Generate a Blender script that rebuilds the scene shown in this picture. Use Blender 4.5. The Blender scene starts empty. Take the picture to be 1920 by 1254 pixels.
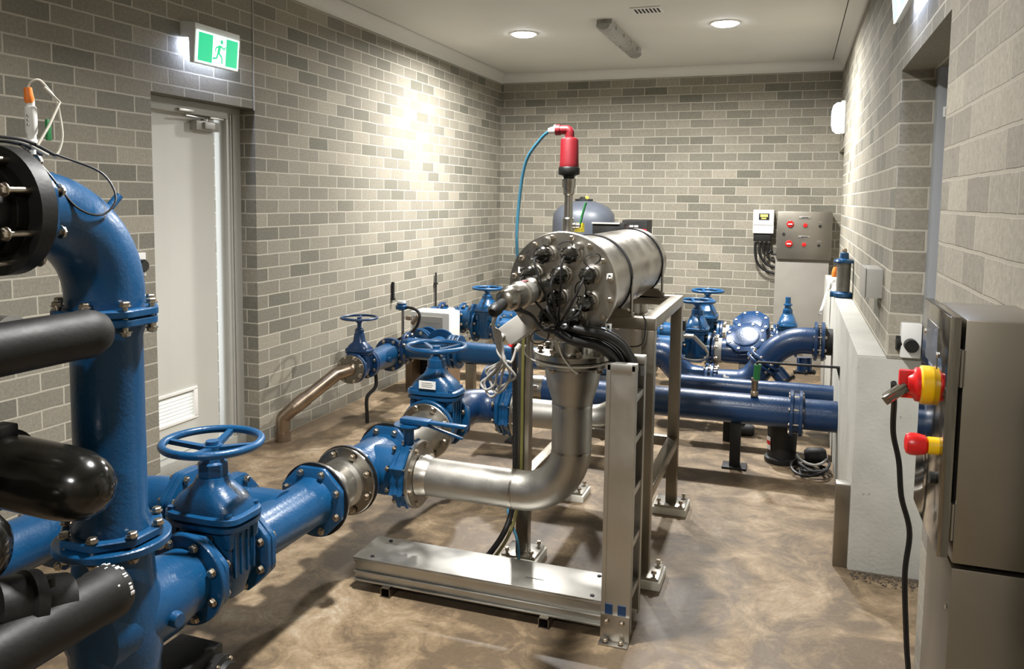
import bpy, bmesh, math, random
from mathutils import Vector, Matrix, Quaternion
random.seed(7)
PI = math.pi
SC = bpy.context.scene
COL = SC.collection
V = Vector

# ---------------------------------------------------------------- materials
def lin(h):
    h = h.lstrip('#'); o = []
    for i in (0, 2, 4):
        c = int(h[i:i+2], 16)/255
        o.append(c/12.92 if c <= .04045 else ((c+.055)/1.055)**2.4)
    return (*o, 1)

def newmat(name):
    m = bpy.data.materials.new(name); m.use_nodes = True
    nt = m.node_tree; b = nt.nodes['Principled BSDF']
    return m, nt, b

def L(nt, a, b): nt.links.new(a, b)

def mat(name, col, rough=.5, metal=0, var=.12, vs=8, bump=0, bs=60, spec=.5, rvar=.08, coat=0, stretch=None, var2=None):
    m, nt, b = newmat(name)
    N = nt.nodes
    tc = N.new('ShaderNodeTexCoord')
    src = tc.outputs['Object']
    if stretch:
        mp = N.new('ShaderNodeMapping'); mp.inputs['Scale'].default_value = stretch
        L(nt, src, mp.inputs[0]); src = mp.outputs[0]
    nz = N.new('ShaderNodeTexNoise'); nz.inputs['Scale'].default_value = vs; nz.inputs['Detail'].default_value = 5
    L(nt, src, nz.inputs['Vector'])
    c = lin(col) if isinstance(col, str) else col
    r = N.new('ShaderNodeValToRGB')
    lo = tuple(x*(1-var) for x in c[:3])+(1,)
    hi = tuple(min(1, x*(1+var)) for x in c[:3])+(1,)
    if var2: lo = lin(var2)
    r.color_ramp.elements[0].color = lo; r.color_ramp.elements[1].color = hi
    r.color_ramp.elements[0].position = .3; r.color_ramp.elements[1].position = .7
    L(nt, nz.outputs['Fac'], r.inputs[0]); L(nt, r.outputs[0], b.inputs['Base Color'])
    mr = N.new('ShaderNodeMapRange'); mr.inputs[1].default_value = .3; mr.inputs[2].default_value = .7
    mr.inputs[3].default_value = max(0, rough-rvar); mr.inputs[4].default_value = min(1, rough+rvar)
    L(nt, nz.outputs['Fac'], mr.inputs[0]); L(nt, mr.outputs[0], b.inputs['Roughness'])
    b.inputs['Metallic'].default_value = metal
    b.inputs['Specular IOR Level'].default_value = spec
    if coat:
        b.inputs['Coat Weight'].default_value = coat; b.inputs['Coat Roughness'].default_value = .12
    if bump:
        n2 = N.new('ShaderNodeTexNoise'); n2.inputs['Scale'].default_value = bs; n2.inputs['Detail'].default_value = 4
        L(nt, src, n2.inputs['Vector'])
        bp = N.new('ShaderNodeBump'); bp.inputs['Strength'].default_value = bump; bp.inputs['Distance'].default_value = .01
        L(nt, n2.outputs['Fac'], bp.inputs['Height']); L(nt, bp.outputs[0], b.inputs['Normal'])
    return m

def emat(name, col, s):
    m, nt, b = newmat(name)
    b.inputs['Base Color'].default_value = lin(col)
    b.inputs['Emission Color'].default_value = lin(col)
    b.inputs['Emission Strength'].default_value = s
    return m

def brickmat(name, ramp, mortar, mfac=1.0, bumpd=.006, nscale=1.0, bagged=0):
    """stretcher-bond bricks 230 x 76 with 10 mm joints, laid from the floor up; faces along X or Y"""
    m, nt, b = newmat(name); N = nt.nodes
    g = N.new('ShaderNodeNewGeometry')
    sp = N.new('ShaderNodeSeparateXYZ'); L(nt, g.outputs['Position'], sp.inputs[0])
    sn = N.new('ShaderNodeSeparateXYZ'); L(nt, g.outputs['True Normal'], sn.inputs[0])
    ab = N.new('ShaderNodeMath'); ab.operation = 'ABSOLUTE'; L(nt, sn.outputs['X'], ab.inputs[0])
    gt = N.new('ShaderNodeMath'); gt.operation = 'GREATER_THAN'; L(nt, ab.outputs[0], gt.inputs[0]); gt.inputs[1].default_value = .5
    mx = N.new('ShaderNodeMix'); mx.data_type = 'FLOAT'
    L(nt, gt.outputs[0], mx.inputs['Factor']); L(nt, sp.outputs['X'], mx.inputs['A']); L(nt, sp.outputs['Y'], mx.inputs['B'])
    cb = N.new('ShaderNodeCombineXYZ'); L(nt, mx.outputs[0], cb.inputs['X']); L(nt, sp.outputs['Z'], cb.inputs['Y'])
    ad = N.new('ShaderNodeVectorMath'); ad.operation = 'ADD'; L(nt, cb.outputs[0], ad.inputs[0]); ad.inputs[1].default_value = (24.08, 8.6, 0)
    # slight waviness of the joints
    wn = N.new('ShaderNodeTexNoise'); wn.inputs['Scale'].default_value = 9; L(nt, g.outputs['Position'], wn.inputs['Vector'])
    ws = N.new('ShaderNodeVectorMath'); ws.operation = 'SCALE'; ws.inputs['Scale'].default_value = .006
    wm = N.new('ShaderNodeVectorMath'); wm.operation = 'SUBTRACT'; L(nt, wn.outputs['Color'], wm.inputs[0]); wm.inputs[1].default_value = (.5, .5, .5)
    L(nt, wm.outputs[0], ws.inputs[0])
    ad2 = N.new('ShaderNodeVectorMath'); ad2.operation = 'ADD'; L(nt, ad.outputs[0], ad2.inputs[0]); L(nt, ws.outputs[0], ad2.inputs[1])
    bt = N.new('ShaderNodeTexBrick')
    bt.inputs['Scale'].default_value = 1; bt.inputs['Brick Width'].default_value = .24; bt.inputs['Row Height'].default_value = .086
    bt.inputs['Mortar Size'].default_value = .0048; bt.inputs['Mortar Smooth'].default_value = .25; bt.inputs['Bias'].default_value = 0
    bt.inputs['Color1'].default_value = (0, 0, 0, 1); bt.inputs['Color2'].default_value = (1, 1, 1, 1); bt.inputs['Mortar'].default_value = (.5, .5, .5, 1)
    bt.offset = .5
    L(nt, ad2.outputs[0], bt.inputs['Vector'])
    r = N.new('ShaderNodeValToRGB'); r.color_ramp.interpolation = 'LINEAR'
    e = r.color_ramp.elements
    e[0].position = ramp[0][0]; e[0].color = lin(ramp[0][1]); e[1].position = ramp[-1][0]; e[1].color = lin(ramp[-1][1])
    for p, c in ramp[1:-1]:
        x = e.new(p); x.color = lin(c)
    L(nt, bt.outputs['Color'], r.inputs[0])
    n1 = N.new('ShaderNodeTexNoise'); n1.inputs['Scale'].default_value = 70*nscale; n1.inputs['Detail'].default_value = 6; n1.inputs['Roughness'].default_value = .7
    L(nt, g.outputs['Position'], n1.inputs['Vector'])
    n2 = N.new('ShaderNodeTexNoise'); n2.inputs['Scale'].default_value = 1.3; n2.inputs['Detail'].default_value = 3
    L(nt, g.outputs['Position'], n2.inputs['Vector'])
    m1 = N.new('ShaderNodeMapRange'); L(nt, n1.outputs['Fac'], m1.inputs[0]); m1.inputs[1].default_value = .3; m1.inputs[2].default_value = .7; m1.inputs[3].default_value = .8; m1.inputs[4].default_value = 1.18
    m2 = N.new('ShaderNodeMapRange'); L(nt, n2.outputs['Fac'], m2.inputs[0]); m2.inputs[1].default_value = .3; m2.inputs[2].default_value = .7; m2.inputs[3].default_value = .9; m2.inputs[4].default_value = 1.1
    mm = N.new('ShaderNodeMath'); mm.operation = 'MULTIPLY'; L(nt, m1.outputs[0], mm.inputs[0]); L(nt, m2.outputs[0], mm.inputs[1])
    mul = N.new('ShaderNodeVectorMath'); mul.operation = 'SCALE'; L(nt, r.outputs[0], mul.inputs[0]); L(nt, mm.outputs[0], mul.inputs['Scale'])
    # mortar partly smeared
    mf = N.new('ShaderNodeMath'); mf.operation = 'MULTIPLY'; L(nt, bt.outputs['Fac'], mf.inputs[0]); mf.inputs[1].default_value = mfac
    mc = N.new('ShaderNodeMix'); mc.data_type = 'RGBA'; L(nt, mf.outputs[0], mc.inputs['Factor']); L(nt, mul.outputs[0], mc.inputs['A']); mc.inputs['B'].default_value = lin(mortar)
    L(nt, mc.outputs['Result'], b.inputs['Base Color'])
    b.inputs['Roughness'].default_value = .85; b.inputs['Specular IOR Level'].default_value = .25
    hs = N.new('ShaderNodeMath'); hs.operation = 'MULTIPLY'; L(nt, bt.outputs['Fac'], hs.inputs[0]); hs.inputs[1].default_value = -1
    ha = N.new('ShaderNodeMath'); ha.operation = 'MULTIPLY_ADD'; L(nt, n1.outputs['Fac'], ha.inputs[0]); ha.inputs[1].default_value = .55; L(nt, hs.outputs[0], ha.inputs[2])
    bp = N.new('ShaderNodeBump'); bp.inputs['Strength'].default_value = .55; bp.inputs['Distance'].default_value = bumpd
    L(nt, ha.outputs[0], bp.inputs['Height']); L(nt, bp.outputs[0], b.inputs['Normal'])
    return m

def floormat():
    m, nt, b = newmat('stained_concrete'); N = nt.nodes
    g = N.new('ShaderNodeNewGeometry')
    def noise(s, d, r=.55, dist=0):
        n = N.new('ShaderNodeTexNoise'); n.inputs['Scale'].default_value = s; n.inputs['Detail'].default_value = d; n.inputs['Roughness'].default_value = r; n.inputs['Distortion'].default_value = dist
        L(nt, g.outputs['Position'], n.inputs['Vector']); return n
    a = noise(1.2, 8, .62, 1.6); c = noise(5, 9, .72, 1.2); f = noise(60, 6, .75); k = noise(2.3, 4, .6, 2.5)
    r = N.new('ShaderNodeValToRGB'); e = r.color_ramp.elements
    e[0].position = .36; e[0].color = lin('5c4e3d'); e[1].position = .68; e[1].color = lin('afa391')
    x = e.new(.45); x.color = lin('76654e'); x = e.new(.53); x.color = lin('8a7860'); x = e.new(.6); x.color = lin('988a75')
    ad = N.new('ShaderNodeMath'); ad.operation = 'MULTIPLY_ADD'; L(nt, c.outputs['Fac'], ad.inputs[0]); ad.inputs[1].default_value = .68
    sb = N.new('ShaderNodeMath'); sb.operation = 'MULTIPLY_ADD'; L(nt, a.outputs['Fac'], sb.inputs[0]); sb.inputs[1].default_value = .75; sb.inputs[2].default_value = -.345
    sk = N.new('ShaderNodeMath'); sk.operation = 'MULTIPLY_ADD'; L(nt, k.outputs['Fac'], sk.inputs[0]); sk.inputs[1].default_value = .1; L(nt, sb.outputs[0], sk.inputs[2])
    L(nt, sk.outputs[0], ad.inputs[2])
    L(nt, ad.outputs[0], r.inputs[0])
    mr = N.new('ShaderNodeMapRange'); L(nt, f.outputs['Fac'], mr.inputs[0]); mr.inputs[1].default_value = .3; mr.inputs[2].default_value = .7; mr.inputs[3].default_value = .8; mr.inputs[4].default_value = 1.15
    mul = N.new('ShaderNodeVectorMath'); mul.operation = 'SCALE'; L(nt, r.outputs[0], mul.inputs[0]); L(nt, mr.outputs[0], mul.inputs['Scale'])
    L(nt, mul.outputs[0], b.inputs['Base Color'])
    rr = N.new('ShaderNodeMapRange'); L(nt, a.outputs['Fac'], rr.inputs[0]); rr.inputs[1].default_value = .35; rr.inputs[2].default_value = .65; rr.inputs[3].default_value = .42; rr.inputs[4].default_value = .62
    L(nt, rr.outputs[0], b.inputs['Roughness']); b.inputs['Specular IOR Level'].default_value = .35
    bp = N.new('ShaderNodeBump'); bp.inputs['Strength'].default_value = .25; bp.inputs['Distance'].default_value = .004
    L(nt, f.outputs['Fac'], bp.inputs['Height']); L(nt, bp.outputs[0], b.inputs['Normal'])
    return m

M_floor = floormat()
BR = [(0, '6b695e'), (.12, '78756a'), (.5, '837e72'), (.85, '8b8679'), (1, '958f81')]
M_brick = brickmat('grey_brick', BR, 'b2ad9f', .9)
M_brickp = brickmat('bagged_brick', [(0, '736e64'), (.5, '807b70'), (1, '8b8578')], '938d80', .6, .005)
M_white = mat('white_ceiling_paint', 'd8d7cf', .8, var=.03, vs=2)
M_cornice = mat('white_cornice_paint', 'd8d7d0', .6, var=.02)
M_blue = mat('blue_epoxy', '0b426a', .34, var=.14, vs=6, bump=.12, bs=90, spec=.45, coat=.12)
M_blued = mat('dark_blue_epoxy', '0c3157', .34, var=.14, vs=6, bump=.1, bs=90, coat=.12)
M_ss = mat('stainless_steel', 'a8a49c', .3, 1, var=.1, vs=5, bump=.02, bs=200, rvar=.1)
M_ssp = mat('pickled_stainless', 'a6a39c', .47, 1, var=.1, vs=7, bump=.05, bs=120, rvar=.1)
M_ssb = mat('brushed_stainless', 'a09a8f', .36, 1, var=.04, vs=3, rvar=.04)
M_ssm = mat('polished_stainless', '9a968e', .1, 1, var=.05, vs=4, rvar=.04)
M_frame = mat('frame_steel', '8e877b', .36, 1, var=.12, vs=5, bump=.03, bs=60, rvar=.08)
M_alu = mat('ladder_steel', 'b4b2ac', .42, 1, var=.08, vs=7, rvar=.08)
M_bolt = mat('zinc_bolt', 'b5ab9c', .33, 1, var=.15, vs=60)
M_black = mat('black_plastic', '131312', .52, spec=.35, var=.2, vs=6, bump=.06, bs=80)
M_blackg = mat('glossy_black_plastic', '12110e', .18, var=.2, vs=6, spec=.55)
M_rubber = mat('black_rubber', '0c0c0d', .6, var=.2)
M_cable = mat('black_cable', '0b0b0c', .45, var=.1)
M_gcable = mat('grey_cable', '8d8a84', .5, var=.1)
M_wcable = mat('pale_cable', 'c3bfb2', .5, var=.06)
M_ycable = mat('earth_cable', '5f5b2e', .5, var=.1)
M_red = mat('red_plastic', '720a16', .5, var=.08)
M_redb = mat('bright_red_plastic', 'd01c1c', .3, var=.05)
M_yellow = mat('yellow_plastic', 'e8b90c', .35, var=.04)
M_yel2 = mat('yellow_tag', 'e6d53c', .5, var=.04)
M_orange = mat('orange_plastic', 'e07a2c', .45, var=.05)
M_green = mat('green_sleeve', '1a6634', .5, var=.08)
M_hose = mat('blue_hose', '33697f', .4, var=.05)
M_grey = mat('grey_enclosure', 'a09d96', .45, var=.05)
M_ltgrey = mat('pale_grey_plastic', 'd2d2ce', .4, var=.03)
M_whitep = mat('white_plastic', 'dcdcd8', .4, var=.02)
M_tank = mat('slate_tank_paint', '464b54', .4, var=.05, coat=.2)
M_door = mat('door_paint', 'c6c5bd', .45, var=.03, vs=2)
M_dframe = mat('frame_paint', 'b2b1aa', .42, var=.03)
M_jamb = mat('grey_jamb_paint', '8e9296', .45, var=.03)
M_conc = mat('painted_concrete', 'a5a49c', .8, var=.1, vs=5, bump=.15, bs=70)
def specks(m, col, sc, th):
    nt = m.node_tree; N = nt.nodes; b = N['Principled BSDF']; src = b.inputs['Base Color'].links[0].from_socket
    n = N.new('ShaderNodeTexNoise'); n.inputs['Scale'].default_value = sc; n.inputs['Detail'].default_value = 6; n.inputs['Roughness'].default_value = .75
    g = N.new('ShaderNodeNewGeometry'); L(nt, g.outputs['Position'], n.inputs['Vector'])
    r = N.new('ShaderNodeMapRange'); r.inputs[1].default_value = th; r.inputs[2].default_value = th+.06; L(nt, n.outputs['Fac'], r.inputs[0])
    mx = N.new('ShaderNodeMix'); mx.data_type = 'RGBA'; L(nt, r.outputs[0], mx.inputs['Factor']); L(nt, src, mx.inputs['A']); mx.inputs['B'].default_value = lin(col)
    L(nt, mx.outputs['Result'], b.inputs['Base Color'])
specks(M_conc, '6f6a5c', 14, .64)
M_grout = mat('pale_grout', 'c9c6bb', .8, var=.06, vs=12)
M_cloth = mat('white_cloth', 'd9d9d6', .8, var=.04)
M_wood = mat('brown_board', '6f5a45', .6, var=.15)
M_sealant = mat('pale_sealant', '9b9890', .7, var=.04)
M_copper = mat('tinned_fitting', '9c8c7b', .36, 1, var=.14, vs=12)
M_dark = mat('dark_gap', '0a0a0a', .8, var=.1)
M_screen = emat('lit_screen', 'e8c95a', .8)
M_strglass = mat('strainer_grey', '6d6a62', .3, var=.1)
M_lamp = emat('lamp_lens', 'f4f8ff', 32)
M_bulk = emat('bulkhead_lens', 'e9f0ff', 2.2)
M_batten = mat('batten_diffuser', '9a9a94', .3, var=.05)
M_exitg = emat('exit_green', '0fae78', 1.0)
M_exitw = emat('exit_white', 'eafff8', 1.5)
M_exitl = emat('exit_light_strip', 'd4dcff', 7)
M_louv = mat('louver_white', 'e6e5df', .5, var=.02)

# ---------------------------------------------------------------- mesh builder
class MB:
    def __init__(s, M=None):
        s.bm = bmesh.new(); s.mi = 0; s.M = M or Matrix.Identity(4)
    def v(s, co): return s.bm.verts.new(s.M @ V(co))
    def f(s, vs):
        try:
            fa = s.bm.faces.new(vs); fa.material_index = s.mi; return fa
        except ValueError: return None
    def ring(s, c, q, r, n, ph=0):
        return [s.v(V(c)+q @ V((r*math.cos(ph+2*PI*i/n), r*math.sin(ph+2*PI*i/n), 0))) for i in range(n)]
    def bridge(s, a, b):
        n = len(a)
        for i in range(n): s.f((a[i], a[(i+1) % n], b[(i+1) % n], b[i]))
    def box(s, lo, hi, bev=0, R=None, c=None):
        lo, hi = V(lo), V(hi); vs = []
        for z in (lo.z, hi.z):
            for x, y in ((lo.x, lo.y), (hi.x, lo.y), (hi.x, hi.y), (lo.x, hi.y)):
                p = V((x, y, z))
                if R is not None: p = V(c)+R @ (p-V(c))
                vs.append(s.v(p))
        fs = [s.f([vs[i] for i in q]) for q in ((3, 2, 1, 0), (4, 5, 6, 7), (0, 1, 5, 4), (1, 2, 6, 5), (2, 3, 7, 6), (3, 0, 4, 7))]
        if bev:
            es = {e for fa in fs for e in fa.edges}
            bmesh.ops.bevel(s.bm, geom=list(es), offset=bev, segments=2, affect='EDGES', profile=.6)
        return s
    def cbox(s, c, d, bev=0, R=None):
        c, d = V(c), V(d)/2
        return s.box(c-d, c+d, bev, R, c)
    def lathe(s, prof, o, ax, n=32, ph=0, cap0=True, cap1=True):
        """prof: list of (along, radius)"""
        ax = V(ax).normalized(); q = V((0, 0, 1)).rotation_difference(ax); rs = []
        for t, r in prof: rs.append(s.ring(V(o)+ax*t, q, max(r, 1e-4), n, ph))
        for a, b in zip(rs, rs[1:]): s.bridge(a, b)
        if cap0: s.f(rs[0][::-1])
        if cap1: s.f(rs[-1])
        return s
    def cyl(s, a, b, r, r2=None, n=24, ph=0):
        a, b = V(a), V(b); l = (b-a).length
        return s.lathe([(0, r), (l, r if r2 is None else r2)], a, b-a, n, ph)
    def loft(s, secs, n=32, M2=None):
        """secs: (z, half x, half y, exponent[, cx, cy])"""
        rs = []
        for sec in secs:
            z, a, b, e = sec[:4]; cx, cy = (sec[4], sec[5]) if len(sec) > 4 else (0, 0); rr = []
            for i in range(n):
                t = 2*PI*(i+.5)/n; c, d = math.cos(t), math.sin(t)
                rr.append(s.v((cx+a*math.copysign(abs(c)**(2/e), c), cy+b*math.copysign(abs(d)**(2/e), d), z)))
            rs.append(rr)
        for a, b in zip(rs, rs[1:]): s.bridge(a, b)
        s.f(rs[0][::-1]); s.f(rs[-1]); return s
    def tube(s, pts, r, n=10, closed=False, cap=True):
        pts = [V(p) for p in pts]; N = len(pts)
        T = []
        for i in range(N):
            a = pts[(i-1) % N] if (closed or i) else pts[0]
            b = pts[(i+1) % N] if (closed or i < N-1) else pts[-1]
            T.append((b-a).normalized())
        q = V((0, 0, 1)).rotation_difference(T[0]); rs = []
        rf = r if callable(r) else (lambda i: r)
        for i in range(N):
            if i: q = T[i-1].rotation_difference(T[i]) @ q
            rs.append(s.ring(pts[i], q, rf(i), n))
        for a, b in zip(rs, rs[1:]): s.bridge(a, b)
        if closed:
            # match twist
            a, b = rs[-1], rs[0]
            k = min(range(n), key=lambda k: (a[0].co-b[k].co).length)
            s.bridge(a, b[k:]+b[:k])
        elif cap:
            s.f(rs[0][::-1]); s.f(rs[-1])
        return s
    def poly(s, pts, d):
        """prism: planar outline pts extruded by vector d"""
        a = [s.v(p) for p in pts]; b = [s.v(V(p)+V(d)) for p in pts]
        s.f(a[::-1]); s.f(b); s.bridge(a, b); return s
    def done(s, name, mats, parent=None, off=(0, 0, 0), angle=38, flat=False):
        bmesh.ops.recalc_face_normals(s.bm, faces=s.bm.faces)
        me = bpy.data.meshes.new(name)
        if V(off).length: bmesh.ops.translate(s.bm, vec=-V(off), verts=s.bm.verts)
        s.bm.to_mesh(me); s.bm.free()
        for m in (mats if isinstance(mats, (list, tuple)) else [mats]): me.materials.append(m)
        if not flat:
            me.polygons.foreach_set('use_smooth', [True]*len(me.polygons))
            me.set_sharp_from_angle(angle=math.radians(angle))
        o = bpy.data.objects.new(name, me); COL.objects.link(o)
        if parent: o.parent = parent
        return o

def fillet(pts, rad, n=10):
    pts = [V(p) for p in pts]; out = [pts[0]]
    for i in range(1, len(pts)-1):
        a, b, c = pts[i-1], pts[i], pts[i+1]
        r = rad[i-1] if isinstance(rad, (list, tuple)) else rad
        u, w = (a-b).normalized(), (c-b).normalized(); ang = u.angle(w)
        if ang > PI-.01: out.append(b); continue
        d = r/math.tan(ang/2); p0, p1 = b+u*d, b+w*d
        ctr = b+(u+w).normalized()*(r/math.sin(ang/2))
        e0, e1 = p0-ctr, p1-ctr; tot = e0.angle(e1); axis = e0.cross(e1).normalized()
        for k in range(n+1): out.append(ctr+Quaternion(axis, tot*k/n) @ e0)
    out.append(pts[-1]); return out

def spline(pts, n=8):
    P = [V(p) for p in pts]; P = [P[0]*2-P[1]]+P+[P[-1]*2-P[-2]]; out = []
    for i in range(1, len(P)-2):
        for k in range(n):
            t = k/n; a, b, c, d = P[i-1:i+3]
            out.append(.5*((2*b)+(c-a)*t+(2*a-5*b+4*c-d)*t*t+(3*b-a-3*c+d)*t**3))
    out.append(P[-2]); return out

# ---------------------------------------------------------------- things
class T:
    def __init__(s, name, label, cat, loc=(0, 0, 0), group=None):
        o = bpy.data.objects.new(name, None); COL.objects.link(o); o.location = loc
        o.empty_display_size = .05
        o['label'] = label; o['category'] = cat
        if group: o['group'] = group
        s.o = o; s.loc = V(loc)
    def part(s, name, mb, mats, parent=None, label=None, **k):
        p = mb.done(name, mats, parent or s.o, s.loc, **k)
        if label: p['label'] = label
        return p

def single(name, mb, mats, label, cat, group=None, **k):
    """a thing that is one mesh, its origin at its own base"""
    xs = [v.co for v in mb.bm.verts]
    c = V((sum(v.x for v in xs)/len(xs), sum(v.y for v in xs)/len(xs), min(v.z for v in xs)))
    o = mb.done(name, mats, None, c, **k); o.location = c
    o['label'] = label; o['category'] = cat
    if group: o['group'] = group
    return o

def struct(name, mb, mats, parent=None, **k):
    o = mb.done(name, mats, parent, **k)
    if parent is None: o['kind'] = 'structure'
    return o

_bolt = {}
def boltmesh(s, l):
    s *= .88; key = (round(s, 4), round(l, 4))
    if key not in _bolt:
        mb = MB()
        mb.cyl((0, 0, -l/2), (0, 0, l/2), s*.5, n=10)
        mb.lathe([(0, s*.86), (s*.55, s*.86), (s*.68, s*.7)], (0, 0, l/2-s*.75), (0, 0, 1), 6)
        mb.lathe([(0, s*.86), (s*.55, s*.86), (s*.68, s*.7)], (0, 0, -l/2+s*.75), (0, 0, -1), 6)
        mb.cyl((0, 0, l/2-s*.9), (0, 0, l/2-s*.72), s*1.05, n=14)
        mb.cyl((0, 0, -l/2+s*.9), (0, 0, -l/2+s*.72), s*1.05, n=14)
        o = mb.done('bolt', M_bolt); _bolt[key] = o.data; bpy.data.objects.remove(o)
    return _bolt[key]

def bolts(t, parent, c, ax, r, n, s, l, ph=None, arc=None):
    ax = V(ax).normalized(); q = V((0, 0, 1)).rotation_difference(ax)
    if ph is None: ph = PI/n
    me = boltmesh(s, l)
    for i in range(n):
        a = ph+2*PI*i/n
        p = V(c)+q @ V((r*math.cos(a), r*math.sin(a), 0))
        o = bpy.data.objects.new('bolt', me); COL.objects.link(o); o.parent = parent
        o.location = p-t.loc; o.rotation_mode = 'QUATERNION'; o.rotation_quaternion = q

def flange(t, c, ax, ro, th, mt, ri=.085, nb=8, parent=None, octo=False, bolt=0, blen=.07, gasket=False, br=None, bc=None, ph=None, hub=True):
    """disc centred at c, faces at +-th/2 along ax; hub tapers behind"""
    ax = V(ax).normalized(); q = V((0, 0, 1)).rotation_difference(ax); mb = MB()
    if ph is None: ph = PI/nb
    if octo:
        n = nb*6; rings = []
        for z, k in ((-th/2, .97), (-th/2+.003, 1), (th/2-.003, 1), (th/2, .97)):
            rr = []
            for i in range(n):
                a = 2*PI*i/n; d = ((a-ph+PI/nb) % (2*PI/nb))-PI/nb
                r = min(ro, ro*math.cos(PI/nb)*1.012/math.cos(PI/nb-abs(d)))*k
                rr.append(mb.v(V(c)+ax*z+q @ V((r*math.cos(a), r*math.sin(a), 0))))
            rings.append(rr)
        for a, b in zip(rings, rings[1:]): mb.bridge(a, b)
        mb.f(rings[0][::-1]); mb.f(rings[-1])
    else:
        mb.lathe([(-th/2, ro*.975), (-th/2+.003, ro), (th/2-.003, ro), (th/2, ro*.975)], c, ax, 48)
    f = t.part('flange', mb, mt, parent)
    if bolt: bolts(t, f, bc if bc is not None else c, ax, br or ro*.84, nb, bolt, blen, ph)
    if gasket:
        g = MB(); g.lathe([(0, ro*1.03), (.008, ro*1.03)], V(c)+ax*(th/2), ax, 40)
        t.part('gasket', g, M_rubber, f)
    return f

def handwheel(t, c, r, tube, mt, nsp=4, ph=.3, hubr=.03, drop=.02):
    mb = MB(); c = V(c)
    mb.tube([c+V((r*math.cos(a), r*math.sin(a), 0)) for a in [2*PI*i/40 for i in range(40)]], tube, 12, closed=True)
    mb.cyl(c+V((0, 0, -drop-.015)), c+V((0, 0, .012-drop)), hubr, n=20)
    for i in range(nsp):
        a = ph+2*PI*i/nsp; d = V((math.cos(a), math.sin(a), 0)); p = V((-d.y, d.x, 0))*(tube*1.0)
        z0, z1 = V((0, 0, -drop-.008)), V((0, 0, .006-drop))
        e0, e1 = c+d*hubr*.5, c+d*(r-tube*.3)
        up = V((0, 0, drop*.9))
        A = [e0-p+z0, e0+p+z0, e0+p+z1, e0-p+z1]; B = [e1-p*.7+z0+up, e1+p*.7+z0+up, e1+p*.7+z1+up, e1-p*.7+z1+up]
        a_, b_ = [mb.v(x) for x in A], [mb.v(x) for x in B]
        mb.bridge(a_, b_); mb.f(a_[::-1]); mb.f(b_)
    mb.cyl(c+V((0, 0, -drop)), c+V((0, 0, .018-drop)), .012, n=6)
    return t.part('handwheel', mb, mt)

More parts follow.
